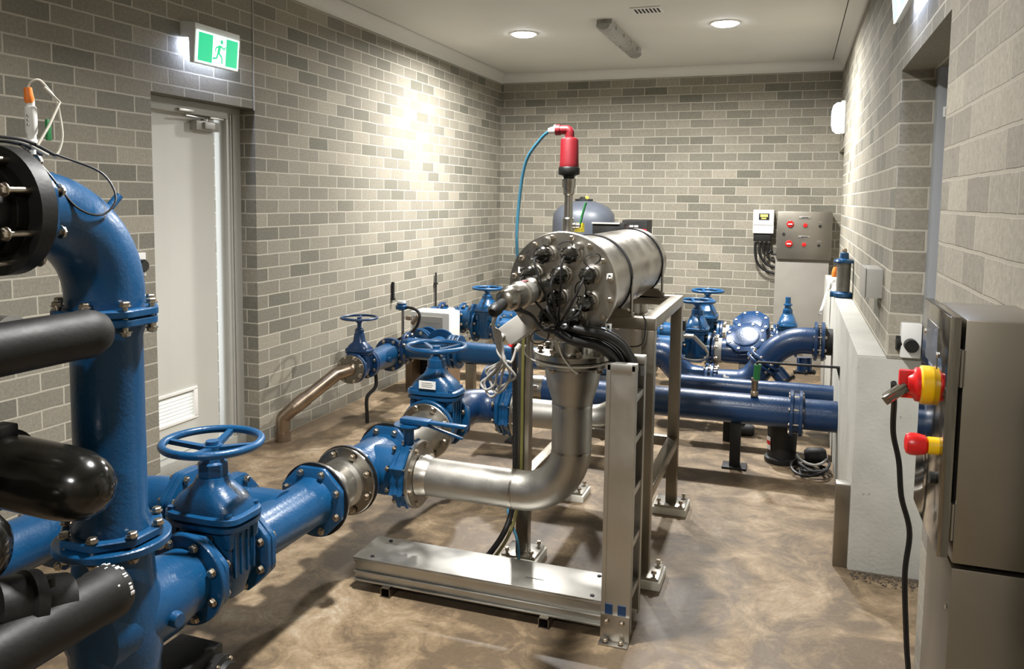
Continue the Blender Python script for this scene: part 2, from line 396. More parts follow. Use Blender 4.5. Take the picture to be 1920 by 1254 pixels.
def gate_valve(label, c, az, s=1.0, ftf=.23, h=.386, rw=.147, ro=.14, mt=None, group=None, wheel=True, bolt=.016, nb=8, tag=None, ph=.5, spind=False, octo=False, wtube=None, fl=(True, True)):
    """resilient-seat gate valve: flow axis at heading az through c, handwheel h above it"""
    mt = mt or M_blue; c = V(c)
    t = T('gate_valve', label, 'valve', c, group)
    R = Matrix.Translation(c) @ Matrix.Rotation(az, 4, 'Z')
    d = R.to_3x3() @ V((0, 1, 0)); L2 = ftf/2
    b = MB(R)
    b.lathe([(-L2, .092*s), (-L2*.6, .09*s), (-L2*.35, .108*s), (L2*.35, .108*s), (L2*.6, .09*s), (L2, .092*s)], (0, 0, 0), (0, 1, 0), 36)
    b.loft([(-.105*s, .055*s, .05*s, 3), (-.09*s, .09*s, .06*s, 3), (-.02*s, .112*s, .066*s, 4), (.09*s, .112*s, .066*s, 4), (.135*s, .114*s, .07*s, 4)])
    for sx in (-1, 1):   # cast ribs on the body
        for k in range(4): b.cbox((sx*.05*s*(k-1.5)/1.5, -.066*s, .05*s), (.008*s, .008*s, .13*s), .002)
        for k in range(4): b.cbox((sx*.113*s, .045*s*(k-1.5)/1.5, .05*s), (.008*s, .008*s, .13*s), .002)
    for sx in (-1, 1):
        for sy in (-1, 1): b.cbox((sx*.1*s, sy*.055*s, .105*s), (.03*s, .03*s, .05*s), .006)
    t.part('body', b, mt)
    for k, sg in enumerate((-1, 1)):
        if fl[k]: flange(t, c+d*sg*(L2-.011), d, ro, .022, mt, bolt=bolt, blen=.085, nb=nb, octo=octo, bc=c+d*sg*L2)
    bo = MB(R)
    z0 = .135*s
    bo.loft([(z0, .135*s, .09*s, 4), (z0+.016*s, .138*s, .093*s, 4)])
    bo.loft([(z0+.016*s, .118*s, .076*s, 4), (z0+.026*s, .118*s, .076*s, 4)])
    bo.loft([(z0+.026*s, .14*s, .095*s, 4), (z0+.042*s, .138*s, .093*s, 4), (z0+.046*s, .13*s, .086*s, 4)])
    zt = h-.105 if wheel else h-.1
    bo.loft([(z0+.044*s, .122*s, .08*s, 4), (z0+.062*s, .118*s, .078*s, 3.6), (z0+.085*s, .104*s, .072*s, 3.2), (z0+.105*s, .08*s, .064*s, 2.8), (z0+.12*s, .062*s, .056*s, 2.6), (max(zt-.012, z0+.13*s), .05*s, .05*s, 2.6), (max(zt, z0+.14*s), .048*s, .048*s, 2.4)])
    for sx in (-1, 1):
        for sy in (-1, 1): bo.cyl((sx*.105*s, sy*.066*s, z0+.046*s), (sx*.105*s, sy*.066*s, z0+.056*s), .012*s, n=12)
    t.part('bonnet', bo, mt)
    g = MB(R); g.lathe([(0, .044*s), (.01, .047*s), (.045*s, .046*s), (.05*s, .036*s), (.062*s, .034*s)], (0, 0, zt-.004), (0, 0, 1), 8, PI/8)
    t.part('gland', g, mt)
    if wheel:
        st = MB(R); st.cyl((0, 0, zt), (0, 0, h+.004), .02*s); t.part('stem', st, mt)
        handwheel(t, c+V((0, 0, h)), rw, wtube or .0125*s, mt, ph=ph+az, hubr=.03*s)
    else:
        st = MB(R); st.lathe([(0, .03*s), (.03, .028*s), (.034, .04*s), (.044, .04*s), (.048, .026*s), (.1, .024*s)], (0, 0, zt+.04*s), (0, 0, 1), 12)
        t.part('spindle_cap', st, mt)
    if tag:
        tg = MB(R); tg.box((-.05, -.1*s, z0+.06*s), (.04, -.097*s, z0+.1*s)); p = t.part('tag', tg, M_whitep, label='white paper tag')
        ln = MB(R)
        for k in range(3): ln.box((-.035, -.101*s, z0+.07*s+k*.009), (.02+.006*(k % 2), -.0995*s, z0+.073*s+k*.009))
        t.part('print', ln, M_gcable, p)
    return t

def butterfly(label, c, ax, ro=.118, th=.055, mt=None, lever=None, group=None):
    """wafer body between flanges with neck and lever"""
    mt = mt or M_blue; c = V(c); ax = V(ax).normalized()
    t = T('butterfly_valve', label, 'valve', c, group)
    q = V((0, 0, 1)).rotation_difference(ax); b = MB()
    n = 64; rings = []
    for z, k in ((-th/2, .95), (-th/2+.006, 1), (-.012, 1), (-.008, .95), (.008, .95), (.012, 1), (th/2-.006, 1), (th/2, .95)):
        rr = []
        for i in range(n):
            a = 2*PI*i/n; lug = max(0, math.cos(4*(a-PI/8)*1))**6
            r = (ro+.02*max(0, math.cos(8*a/1+PI))**3)*k
            rr.append(b.v(c+ax*z+q @ V((r*math.cos(a), r*math.sin(a), 0))))
        rings.append(rr)
    for a, d in zip(rings, rings[1:]): b.bridge(a, d)
    b.f(rings[0][::-1]); b.f(rings[-1])
    t.part('body', b, mt)
    nk = MB(); nk.cyl(c+V((0, 0, ro*.9)), c+V((0, 0, ro+.075)), .022); nk.cyl(c+V((0, 0, ro+.07)), c+V((0, 0, ro+.085)), .05)
    t.part('neck', nk, mt)
    if lever:
        d = V(lever).normalized(); z = ro+.085; p = V((-d.y, d.x, 0))
        R = Matrix((d, p, V((0, 0, 1)))).transposed()
        lv = MB(); lv.cbox(c+V((0, 0, z+.014))+d*.035, (.13, .05, .024), .004, R)
        lv.cbox(c+V((0, 0, z+.017))+d*.17, (.2, .03, .014), .004, R)
        t.part('lever', lv, mt)
        tr = MB(); R2 = R @ Matrix.Rotation(math.radians(12), 3, 'Y')
        tr.cbox(c+V((0, 0, z-.014))+d*.17, (.17, .014, .01), .003, R2); t.part('trigger', tr, mt)
        pl = MB(); pl.lathe([(0, .062), (.006, .062)], c+V((0, 0, z-.006)), (0, 0, 1), 24); t.part('notch_plate', pl, mt)
    return t

# ================================================================ SETTING
W, YB, YF, H = 3.52, 8.69, -2.2, 2.94
TW = .32
def wallboxes(boxes):
    mb = MB()
    for lo, hi in boxes: mb.box(lo, hi)
    return mb
mb = MB(); mb.box((-.6, YF-.3, -.2), (W+.6, YB+.3, 0)); struct('floor', mb, M_floor, flat=True)
mb = MB(); mb.box((-.4, YF-.3, H), (W+.4, YB+.3, H+.1)); struct('ceiling', mb, M_white, flat=True)
struct('wall_left', wallboxes([((-TW, YF-.3, 0), (0, 3.39, H)), ((-TW, 4.25, 0), (0, YB+.3, H)), ((-TW, 3.39, 2.10), (0, 4.25, H))]), M_brick, flat=True)
struct('wall_back', wallboxes([((0, YB, 0), (W+TW+.6, YB+.3, H))]), M_brick, flat=True)
struct('wall_front', wallboxes([((0, YF-.3, 0), (W+TW, YF, H))]), M_brick, flat=True)
struct('wall_right', wallboxes([((W, 3.68, .93), (W+TW, 7.78, H)), ((W, 7.78, 2.06), (W+TW, YB, H)), ((W, 2.56, 2.10), (W+TW, 3.68, H))]), M_brick, flat=True)
struct('wall_right_near', wallboxes([((W, YF-.3, 0), (W+TW, 2.56, H))]), M_brickp, flat=True)
# cornice: coved profile 90 x 90 along the four walls
def cove(a, b, inward):
    a, b, i = V(a), V(b), V(inward); mb = MB(); prof = []
    for k in range(9):
        t = k/8*PI/2; prof.append((.09*(1-math.sin(t))+.004, -.09*(1-math.cos(t))))
    prof = [(0, -.094), (.012, -.094)] + [(x+.004 if 0 else max(x, .006), z) for x, z in prof[::-1]] + [(.1, 0), (0, 0)]
    A = [mb.v(a+i*x+V((0, 0, z))) for x, z in prof]; B = [mb.v(b+i*x+V((0, 0, z))) for x, z in prof]
    mb.bridge(A, B); mb.f(A[::-1]); mb.f(B); return mb
struct('trim_1', cove((0, YF, H), (0, YB, H), (1, 0, 0)), M_cornice)
struct('trim_2', cove((W, YF, H), (W, YB, H), (-1, 0, 0)), M_cornice)
struct('trim_3', cove((0, YB, H), (W, YB, H), (0, -1, 0)), M_cornice)
mb = MB(); mb.box((-.001, 4.236, 2.09), (.004, 4.246, 2.85)); struct('trim_4', mb, M_sealant)

# plinth wall along the right side
mb = MB(); mb.box((3.41, 3.68, 0), (W+TW, 7.75, .93), .008)
mb.box((3.41, 3.69, .925), (3.52, 7.7, .935), .004)
struct('plinth_wall', mb, M_conc)

# left door: steel frame, leaf with louver and closer, sill
d = bpy.data.objects.new('door_1', None); COL.objects.link(d); d['kind'] = 'structure'
mb = MB(); mb.box((-.25, 3.385, 0), (-.1, 4.25, .075), .006); struct('sill', mb, M_conc, d)
mb = MB()
for y0, y1 in ((4.12, 4.25), (3.39, 3.44)):
    mb.box((-.2, y0, .075), (-.11, y1, 2.03), .003)
mb.box((-.2, 3.39, 2.03), (-.11, 4.25, 2.1), .003)
mb.box((-.15, 4.098, .075), (-.135, 4.125, 2.035), .003)
mb.box((-.105, 4.165, .075), (-.098, 4.195, 2.06), .003); mb.box((-.112, 4.145, .075), (-.1, 4.152, 2.06), .002)
struct('door_frame', mb, M_dframe, d)
Y0, Y1, X0 = 3.43, 4.0635, -.16
mb = MB()
ly0, ly1, lz0, lz1 = 3.535, 3.86, .27, .435
mb.box((X0-.025, Y0, .085), (X0, ly0, 2.032)); mb.box((X0-.025, ly1, .085), (X0, Y1, 2.032))
mb.box((X0-.025, ly0, .085), (X0, ly1, lz0)); mb.box((X0-.025, ly0, lz1), (X0, ly1, 2.032))
struct('door_leaf', mb, M_door, d, flat=True)
mb = MB()
for a in ((ly0-.012, lz0-.012, ly1+.012, lz0+.006), (ly0-.012, lz1-.006, ly1+.012, lz1+.012)): mb.box((X0-.002, a[0], a[1]), (X0+.008, a[2], a[3]), .002)
for a in ((ly0-.012, ly0+.006), (ly1-.02, ly1+.012)): mb.box((X0-.002, a[0], lz0), (X0+.008, a[1], lz1), .002)
R = Matrix.Rotation(math.radians(38), 3, 'Y')
for k in range(8): mb.cbox((X0-.018, (ly0+ly1)/2, lz0+.012+k*.0205), (.03, ly1-ly0, .0025), 0, R)
struct('louver', mb, M_louv, d)
mb = MB(); mb.box((X0, 3.86, 1.945), (X0+.05, 4.06, 2.0), .006); mb.box((X0+.05, 3.915, 1.955), (X0+.066, 4.0, 1.992), .002)
cl = struct('door_closer', mb, M_grey, d)
mb = MB(); mb.cyl((X0+.03, 3.95, 2.0), (X0+.03, 3.95, 2.012), .02); mb.cbox((X0+.05, 3.85, 2.014), (.018, .22, .008), .002, Matrix.Rotation(.18, 3, 'Z')); mb.box((-.115, 3.7, 2.035), (-.09, 3.82, 2.052), .003)
mb.cbox((X0+.055, 4.02, 2.02), (.02, .12, .008), .002)
struct('closer_arm', mb, M_alu, cl)
# right door jamb in its recess
d2 = bpy.data.objects.new('door_2', None); COL.objects.link(d2); d2['kind'] = 'structure'
mb = MB(); mb.box((3.645, 3.6, .93), (3.72, 3.69, 2.1), .003); mb.box((3.72, 3.57, .93), (3.85, 3.69, 2.1), .003)
mb.box((3.645, 2.56, 0), (3.80, 2.6, 2.1), .003)
struct('door_frame', mb, M_jamb, d2)
mb = MB(); mb.box((3.79, 2.6, .02), (3.83, 3.6, 2.08)); struct('door_leaf', mb, M_door, d2, flat=True)
for x in (3.68, 3.74):
    mb = MB(); mb.box((x-.016, 3.562 if x > 3.7 else 3.594, 1.905), (x+.016, 3.572 if x > 3.7 else 3.602, 1.945), .002); pl_ = struct('strike_plate', mb, M_whitep, d2)
    mb = MB(); mb.box((x-.009, 3.56 if x > 3.7 else 3.592, 1.912), (x+.009, 3.572 if x > 3.7 else 3.601, 1.938)); struct('strike_slot', mb, M_grey, pl_)
# far opening behind the plinth
mb = MB(); mb.box((3.70, 7.78, 0), (3.74, YB, 2.06)); o = struct('door_3', mb, M_door, flat=True)

# ================================================================ CEILING AND WALL FITTINGS
def downlight(x, y, label, r=.1, e=60, spr=168):
    t = T('recessed_downlight', label, 'ceiling light', (x, y, H))
    mb = MB(); mb.lathe([(0, r+.012), (-.008, r+.01), (-.008, r-.004), (-.003, r-.008)], (x, y, H-.0), (0, 0, 1), 40, cap0=False, cap1=False); t.part('bezel', mb, M_whitep)
    mb = MB(); mb.lathe([(-.024, r*.3), (-.021, r*.8), (-.014, r-.008), (-.0035, r-.004)], (x, y, H), (0, 0, 1), 36); t.part('lens', mb, M_lamp)
    li = bpy.data.lights.new('downlight_lamp', 'AREA'); li.shape = 'DISK'; li.size = .17; li.energy = e; li.color = (1, .982, .955); li.spread = math.radians(spr)
    lo = bpy.data.objects.new('downlight_lamp', li); COL.objects.link(lo); lo.location = (0, 0, -.03); lo.parent = t.o
    return t
downlight(.957, 6.57, 'left of the two round glowing recessed ceiling lights, nearer the door wall', e=112)
downlight(2.574, 6.62, 'right of the two round glowing recessed ceiling lights, beyond the small vent', e=118)
downlight(2.1, 2.4, 'round recessed ceiling light over the reactor end, above the picture', e=78, spr=145)
downlight(2.574, -1.2, 'added unseen fill light at the near end of the room, behind the viewer', e=60)  # unseen lamp added behind the camera as fill, shaped like the other downlights

t = T('batten_light', 'unlit grey linear batten light fixed along the ceiling', 'ceiling light', (1.71, 6.87, H-.09))
mb = MB(); mb.box((1.65, 6.24, H-.045), (1.77, 7.5, H), .006); t.part('tray', mb, M_grey)
mb = MB()
Mx = Matrix.Translation((1.71, 0, H-.045))
rr = []
for y in (6.21, 6.225, 7.515, 7.53):
    k = .86 if y in (6.21, 7.53) else 1
    rr.append([mb.v((1.71+.062*k*math.cos(a), y, H-.042+.045*k*math.sin(a)*(1 if math.sin(a) < 0 else .2))) for a in [2*PI*i/24 for i in range(24)]])
for a, b in zip(rr, rr[1:]): mb.bridge(a, b)
mb.f(rr[0][::-1]); mb.f(rr[-1]); t.part('diffuser', mb, M_batten)
for y in (6.4, 6.7, 7.0, 7.3):
    for sx in (-1, 1):
        mb = MB(); mb.cbox((1.71+sx*.064, y, H-.04), (.012, .03, .03), .002); t.part('clip', mb, M_alu)

t = T('ceiling_vent', 'small white slotted vent beside the batten light on the ceiling', 'vent', (2.074, 6.02, H-.01))
mb = MB(); mb.box((1.965, 5.92, H-.008), (2.185, 6.12, H), .003); t.part('grille_plate', mb, M_whitep)
for k in range(7):
    mb = MB(); mb.box((1.99+k*.027, 5.955, H-.0095), (2.003+k*.027, 6.085, H-.006)); t.part('slot', mb, M_dark)

# ---- exit sign on the left wall
def man(t, parent, P, U, Vv, s, m):
    """running figure drawn flat on the sign face: P origin, U right, V up"""
    mb = MB(); n = U.cross(Vv)
    def seg(a, b, w):
        a, b = V(a), V(b); d = (b-a).normalized(); p = V((-d.y, d.x))*w/2
        mb.poly([P+U*q.x*s+Vv*q.y*s+n*.0006 for q in (a-p, b-p, b+p, a+p)], n*.0006)
    mb.lathe([(0, .09*s), (.0006, .09*s)], P+U*.12*s+Vv*.78*s+n*.0006, n, 16)
    seg((.02, .62), (-.06, .3), .16); seg((.02, .62), (.3, .5), .07); seg((.3, .5), (.38, .62), .06)
    seg((.0, .6), (-.22, .5), .07); seg((-.22, .5), (-.26, .34), .06)
    seg((-.05, .32), (.16, .16), .09); seg((.16, .16), (.2, -.1), .08)
    seg((-.07, .32), (-.16, .08), .09); seg((-.16, .08), (-.4, .04), .08)
    return t.part('running_figure', mb, m, parent)
t = T('exit_sign', 'green exit sign with running figure above the white door', 'exit sign', (0, 3.8, 2.27))
y0, y1 = 3.615, 3.985
mb = MB(); mb.poly([(0, y0, 2.415), (0, y0, 2.50), (.1, y0, 2.485), (.1, y0, 2.45), (.085, y0, 2.28), (.06, y0, 2.28), (.055, y0, 2.41)], (0, y1-y0, 0)); t.part('housing', mb, M_ltgrey)
a, b = V((.0875, y0+.01, 2.285)), V((.1025, y0+.01, 2.45)); up = (b-a).normalized(); nrm = V((0, 1, 0)).cross(up)
mb = MB(); mb.poly([a, a+V((0, y1-y0-.02, 0)), b+V((0, y1-y0-.02, 0)), b], nrm*.003); pn = t.part('panel', mb, M_exitw, label='glowing white edge panel')
mb = MB(); a2, b2 = a+up*.008+nrm*.0035+V((0, .012, 0)), b-up*.008+nrm*.0035+V((0, .012, 0)); wd = y1-y0-.044
mb.poly([a2, a2+V((0, wd, 0)), b2+V((0, wd, 0)), b2], nrm*.0006); gp = t.part('green_face', mb, M_exitg, pn)
hh = (b2-a2).length; ctr = a2+V((0, wd*.52, 0))+nrm*.0008
mb = MB(); mb.poly([ctr+V((0, -.055, 0)), ctr+V((0, .055, 0)), ctr+V((0, .055, 0))+up*hh, ctr+V((0, -.055, 0))+up*hh], nrm*.0004); t.part('doorway_symbol', mb, M_exitw, pn)
man(t, pn, ctr+up*.022+nrm*.0004, V((0, 1, 0)), up, hh*.88, M_exitg)
mb = MB(); mb.box((.004, y0+.02, 2.412), (.05, y1-.02, 2.4155)); t.part('light_strip', mb, M_exitl)
li = bpy.data.lights.new('exit_lamp', 'AREA'); li.shape = 'RECTANGLE'; li.size = .05; li.size_y = .36; li.energy = 4; li.color = (.6, .7, 1)
lo = bpy.data.objects.new('exit_lamp', li); COL.objects.link(lo); lo.parent = t.o; lo.location = V((.03, 3.8, 2.4))-t.loc; lo.rotation_euler = (0, math.radians(35), PI/2*0)
# ---- exit sign on the right wall
t = T('exit_sign', 'exit sign seen edge-on, glowing above the recessed right doorway', 'exit sign', (W, 3.5, 2.3))
y0, y1 = 3.02, 3.4
zo = -.045
mb = MB(); mb.poly([(W, y0, 2.415+zo), (W, y0, 2.50+zo), (W-.075, y0, 2.485+zo), (W-.075, y0, 2.45+zo), (W-.06, y0, 2.28+zo), (W-.042, y0, 2.28+zo), (W-.04, y0, 2.41+zo)], (0, y1-y0, 0)); t.part('housing', mb, M_ltgrey)
a, b = V((W-.062, y1-.004, 2.277+zo)), V((W-.08, y1-.004, 2.45+zo)); up = (b-a).normalized(); u_ = V((0, -1, 0)); nrm = u_.cross(up)
mb = MB(); wd = y1-y0-.008; mb.poly([a, a+u_*wd, b+u_*wd, b], nrm*.004); pn = t.part('panel', mb, M_exitw, label='glowing white edge panel')
a2, b2 = a+up*.008+nrm*.0042+u_*.012, b-up*.008+nrm*.0042+u_*.012; wd = y1-y0-.032; hh = (b2-a2).length
mb = MB(); mb.poly([a2, a2+u_*wd, b2+u_*wd, b2], nrm*.0006); t.part('green_face', mb, M_exitg, pn)
ctr = a2+u_*wd*.5+nrm*.0009
mb = MB(); mb.poly([ctr-u_*.055, ctr+u_*.055, ctr+u_*.055+up*hh, ctr-u_*.055+up*hh], nrm*.0004); t.part('doorway_symbol', mb, M_exitw, pn)
man(t, pn, ctr+up*.022+nrm*.0004, u_, up, hh*.88, M_exitg)
mb = MB(); mb.box((W-.036, y0+.02, 2.40+zo), (W-.006, y1-.02, 2.405+zo)); t.part('light_strip', mb, M_exitl)
li = bpy.data.lights.new('exit_lamp', 'AREA'); li.shape = 'RECTANGLE'; li.size = .05; li.size_y = .34; li.energy = 2.2; li.color = (.6, .7, 1)
lo = bpy.data.objects.new('exit_lamp', li); COL.objects.link(lo); lo.parent = t.o; lo.location = V((3.50, 3.21, 2.33))-t.loc; lo.rotation_euler = (0, math.radians(-30), 0)

t = T('bulkhead_light', 'white oval bulkhead light glowing high above the far doorway', 'wall light', (W, 7.88, 2.2))
mb = MB(); mb.box((3.48, 7.79, 2.17), (W, 7.97, 2.46), .012); t.part('base', mb, M_whitep)
mb = MB(Matrix.Translation((3.48, 7.88, 2.315)) @ Matrix.Rotation(-PI/2, 4, 'Y')); mb.loft([(0, .135, .085, 3), (.03, .135, .085, 3), (.06, .11, .065, 3), (.072, .06, .03, 3)], 28); t.part('lens', mb, M_bulk)

t = T('wall_switch', 'white wall plate with round black knob left of the door', 'switch', (0, 3.27, 1.16))
mb = MB(); mb.box((0, 3.225, 1.155), (.012, 3.315, 1.275), .003); t.part('plate', mb, M_whitep)
mb = MB(); mb.lathe([(0, .034), (.03, .034), (.04, .026)], (.012, 3.268, 1.21), (1, 0, 0), 24); t.part('knob', mb, M_blackg)

t = T('junction_box', 'grey square junction box on the right brick wall', 'junction box', (W, 4.1, 1.14))
mb = MB(); mb.box((3.45, 3.98, 1.145), (W, 4.24, 1.275), .004); t.part('case', mb, M_grey)
mb = MB(); mb.box((3.443, 3.975, 1.14), (3.45, 4.245, 1.28), .003); t.part('lid', mb, M_grey)
mb = MB(); mb.cyl((3.485, 4.24, 1.2), (3.485, 4.28, 1.2), .026); t.part('cable_gland', mb, M_black)

t = T('power_outlet', 'white power outlet box with black plug above the concrete upstand', 'power outlet', (3.6, 3.62, .93))
mb = MB(); mb.box((3.565, 3.63, .945), (3.64, 3.68, 1.085), .005); t.part('box', mb, M_whitep)
mb = MB(); mb.cyl((3.6, 3.63, 1.0), (3.6, 3.585, 1.0), .026); mb.cyl((3.572, 3.66, 1.0), (3.55, 3.66, 1.0), .03); t.part('plug', mb, M_black)

# ================================================================ RIGHT STAINLESS CABINET
t = T('isolator_cabinet', 'tall stainless steel isolator cabinet with mirror door on the near right wall', 'cabinet', (3.46, 1.57, 0))
cy0, cy1, cx = 1.447, 1.69, 3.40
mb = MB(); mb.box((cx, cy0, .99), (3.53, cy1, 1.388), .003); t.part('upper_body', mb, M_ssb)
mb = MB(); mb.box((cx, cy0-.002, 0), (3.53, cy1-.003, .983), .003); lb = t.part('lower_body', mb, M_ssb)
for y, z in ((1.452, .94), (1.684, .985)):
    mb = MB(); mb.lathe([(0, .005), (.003, .004)], (cx, y+.008 if y < 1.5 else y-.01, z-.03), (-1, 0, 0), 12); t.part('rivet', mb, M_ssm, lb)
mb = MB(); mb.box((3.376, 1.44, 1.0), (3.393, 1.712, 1.392), .002); dr = t.part('door', mb, [M_ssm], label='polished mirror-like door')
for z in (1.06, 1.31):
    mb = MB(); mb.box((3.392, 1.445, z-.03), (3.402, 1.452, z+.03), .001); mb.cyl((3.397, 1.443, z-.03), (3.397, 1.443, z+.03), .003, n=10); t.part('hinge', mb, M_ss, dr)
mb = MB(); mb.box((3.3745, 1.535, 1.29), (3.376, 1.655, 1.36)); lp = t.part('label_plate', mb, M_ss, dr)
for z, y in ((1.335, 1.67), (1.315, 1.53), (1.14, 1.64)):
    mb = MB(); mb.lathe([(0, .005), (.003, .004)], (3.3755, y, z), (-1, 0, 0), 12); t.part('screw', mb, M_alu, dr)
iy, iz = 1.575, 1.253
mb = MB(); mb.lathe([(0, .033), (.004, .034), (.017, .034), (.02, .031)], (3.376, iy, iz), (-1, 0, 0), 36); iso = t.part('rotary_isolator', mb, M_yellow, label='yellow isolator surround with red handle')
mb = MB(); mb.lathe([(0, .03), (.006, .03), (.012, .021), (.02, .018)], (3.356, iy, iz), (-1, 0, 0), 28); mb.cbox((3.338, iy, iz), (.03, .014, .05), .004); t.part('handle', mb, M_redb, iso)
mb = MB(); R = Matrix.Rotation(math.radians(-40), 3, 'Y'); mb.cbox((3.316, iy-.01, iz-.012), (.045, .028, .006), .002, R); mb.cbox((3.317, iy-.018, iz-.017), (.045, .004, .016), .001, R); t.part('padlock_flap', mb, M_ssm, iso)
mb = MB(); mb.lathe([(0, .0145), (.016, .0145)], (3.376, 1.478, 1.172), (-1, 0, 0), 24); es = t.part('emergency_stop', mb, M_yellow, label='red mushroom stop button on yellow collar')
mb = MB(); mb.lathe([(0, .011), (.004, .016), (.016, .0185), (.026, .0185), (.032, .016), (.034, .01)], (3.36, 1.478, 1.172), (-1, 0, 0), 28); t.part('button', mb, M_redb, es)
mb = MB(); mb.cyl((3.376, 1.49, 1.115), (3.368, 1.49, 1.115), .01); t.part('pilot_lamp', mb, M_black, dr)
pts = spline([(3.325, 1.66, 1.235), (3.332, 1.7, 1.19), (3.338, 1.74, 1.12), (3.352, 1.75, 1.06), (3.36, 1.75, .99), (3.378, 1.75, .92), (3.374, 1.75, .83), (3.384, 1.75, .69), (3.392, 1.75, .6), (3.40, 1.76, .35), (3.41, 1.76, .1), (3.41, 1.76, .01)])
mb = MB(); mb.tube(pts, .0055, 8); single('power_cable', mb, M_cable, 'black cable hanging down beside the stainless isolator cabinet', 'cable')

# ================================================================ NEAR RUN OF BLUE PIPEWORK (axis X=1.46, Z=.42)
X, Z = 1.46, .42
RP, RO = .0885, .14
yd = V((0, 1, 0))
# riser tee on its foot
ry = 1.635
t = T('flanged_tee', 'blue flanged tee on a cast foot at the bottom of the riser', 'pipe fitting', (X, ry, 0))
mb = MB(); mb.lathe([(.2, .108), (.3, .112), (.34, .118), (.42, .118), (.5, .114), (.56, .104), (.645, .098)], (X, ry, 0), (0, 0, 1), 40)
mb.lathe([(-.11, .06), (-.09, .1), (-.04, .116), (.06, .118), (.16, .116), (.21, .104), (.265, .1)], (X, ry, Z), yd, 40)
mb.lathe([(0, .022), (.13, .022), (.14, .018)], (X, ry+.1, Z-.01), (1, -.1, 0), 16)
t.part('body', mb, M_blue)
mb = MB(); mb.loft([(0, .1, .09, 5, X, ry), (.02, .1, .09, 5, X, ry), (.03, .075, .065, 5, X, ry), (.34, .085, .075, 5, X, ry)], 28); mb.box((X-.13, ry-.11, 0), (X+.13, ry+.11, .02), .004); t.part('foot', mb, M_blue)
flange(t, (X, ry, .655), (0, 0, 1), .146, .022, M_blue, bolt=.017, blen=.085, bc=V((X, ry, .667)), br=.12)
flange(t, (X, 1.909, Z), yd, RO, .022, M_blue, octo=False)
# riser pipe
t = T('riser_pipe', 'vertical blue flanged riser pipe in front of the door wall', 'pipe', (X, ry, .667))
mb = MB(); mb.lathe([(.67, RP+.012), (.7, RP+.01), (.73, RP), (1.2, RP), (1.23, RP+.008), (1.255, RP+.012)], (X, ry, 0), (0, 0, 1), 40); t.part('pipe', mb, M_blue)
flange(t, (X, ry, .68), (0, 0, 1), .132, .022, M_blue, octo=True)
flange(t, (X, ry, 1.247), (0, 0, 1), .132, .02, M_blue, octo=True, bolt=.017, blen=.09, bc=V((X, ry, 1.258)), br=.117)
# bend at top
t = T('pipe_bend', 'blue cast ninety degree bend on top of the riser', 'pipe fitting', (X, ry, 1.258))
ZB, YE = 1.53, 1.385
mb = MB(); mb.tube(fillet([(X, ry, 1.265), (X, ry, ZB), (X, YE, ZB)], .225, 16), lambda i: .097, 36)
mb.cyl((X, 1.63, 1.51), (X, 1.69, 1.565), .011); t.part('body', mb, M_blue)
flange(t, (X, ry, 1.27), (0, 0, 1), .134, .02, M_blue, octo=True)
flange(t, (X, YE, ZB), yd, .132, .022, M_blue, octo=True)
# black flanged coupling beyond the bend
t = T('flange_adaptor', 'black flange adaptor with long studs at the end of the blue bend', 'pipe fitting', (X, 1.32, ZB-.14))
mb = MB(); 
n = 48
def ringsolid(mb, c, ax, r0, r1, th, n=48):
    ax = V(ax); q = V((0, 0, 1)).rotation_difference(ax)
    A = [mb.ring(V(c)+ax*z, q, r, n) for z, r in ((0, r0), (0, r1), (th, r1), (th, r0))]
    for a, b in zip(A, A[1:]+A[:1]): mb.bridge(a, b)
ringsolid(mb, (X, 1.33, ZB), yd, .1, .146, .04); f = t.part('flange', mb, M_black)
bolts(t, f, (X, 1.335, ZB), yd, .122, 8, .017, .16)
mb = MB(); ringsolid(mb, (X, 1.30, ZB), yd, .085, .108, .045); t.part('inner_ring', mb, M_blackg)
mb = MB(); mb.lathe([(0, .1), (.26, .1), (.3, .09), (.34, .08)], (X, 1.0, ZB), yd, 40); t.part('pipe_stub', mb, M_black)

# first gate valve
gate_valve('blue gate valve with wide handwheel nearest the riser', (X, 2.035, Z), 0, 1.0, .23, .386, .147, tag=None, ph=.25, octo=True)
# branch tee (spool) with arm towards the door wall
t = T('flanged_tee', 'blue flanged tee between the near handwheel valve and steel adaptor', 'pipe fitting', (X, 2.38, Z-.14))
mb = MB(); mb.lathe([(2.15, .1), (2.2, .096), (2.25, RP), (2.55, RP), (2.59, .096), (2.6, .1)], (X, 0, Z), yd, 40)
mb.lathe([(0, .1), (.12, .098), (.16, .09), (.2, .092)], (X, 2.40, Z), (-1, 0, 0), 36); t.part('body', mb, M_blue)
flange(t, (X, 2.163, Z), yd, RO, .022, M_blue, octo=True, ph=PI/8)
flange(t, (X, 2.592, Z), yd, RO, .022, M_blue, octo=True, bolt=.016, blen=.075, bc=V((X, 2.605, Z)), gasket=True)
flange(t, (X-.205, 2.40, Z), (-1, 0, 0), RO, .022, M_blue, octo=True, bolt=.016, blen=.08, bc=V((X-.217, 2.4, Z)))
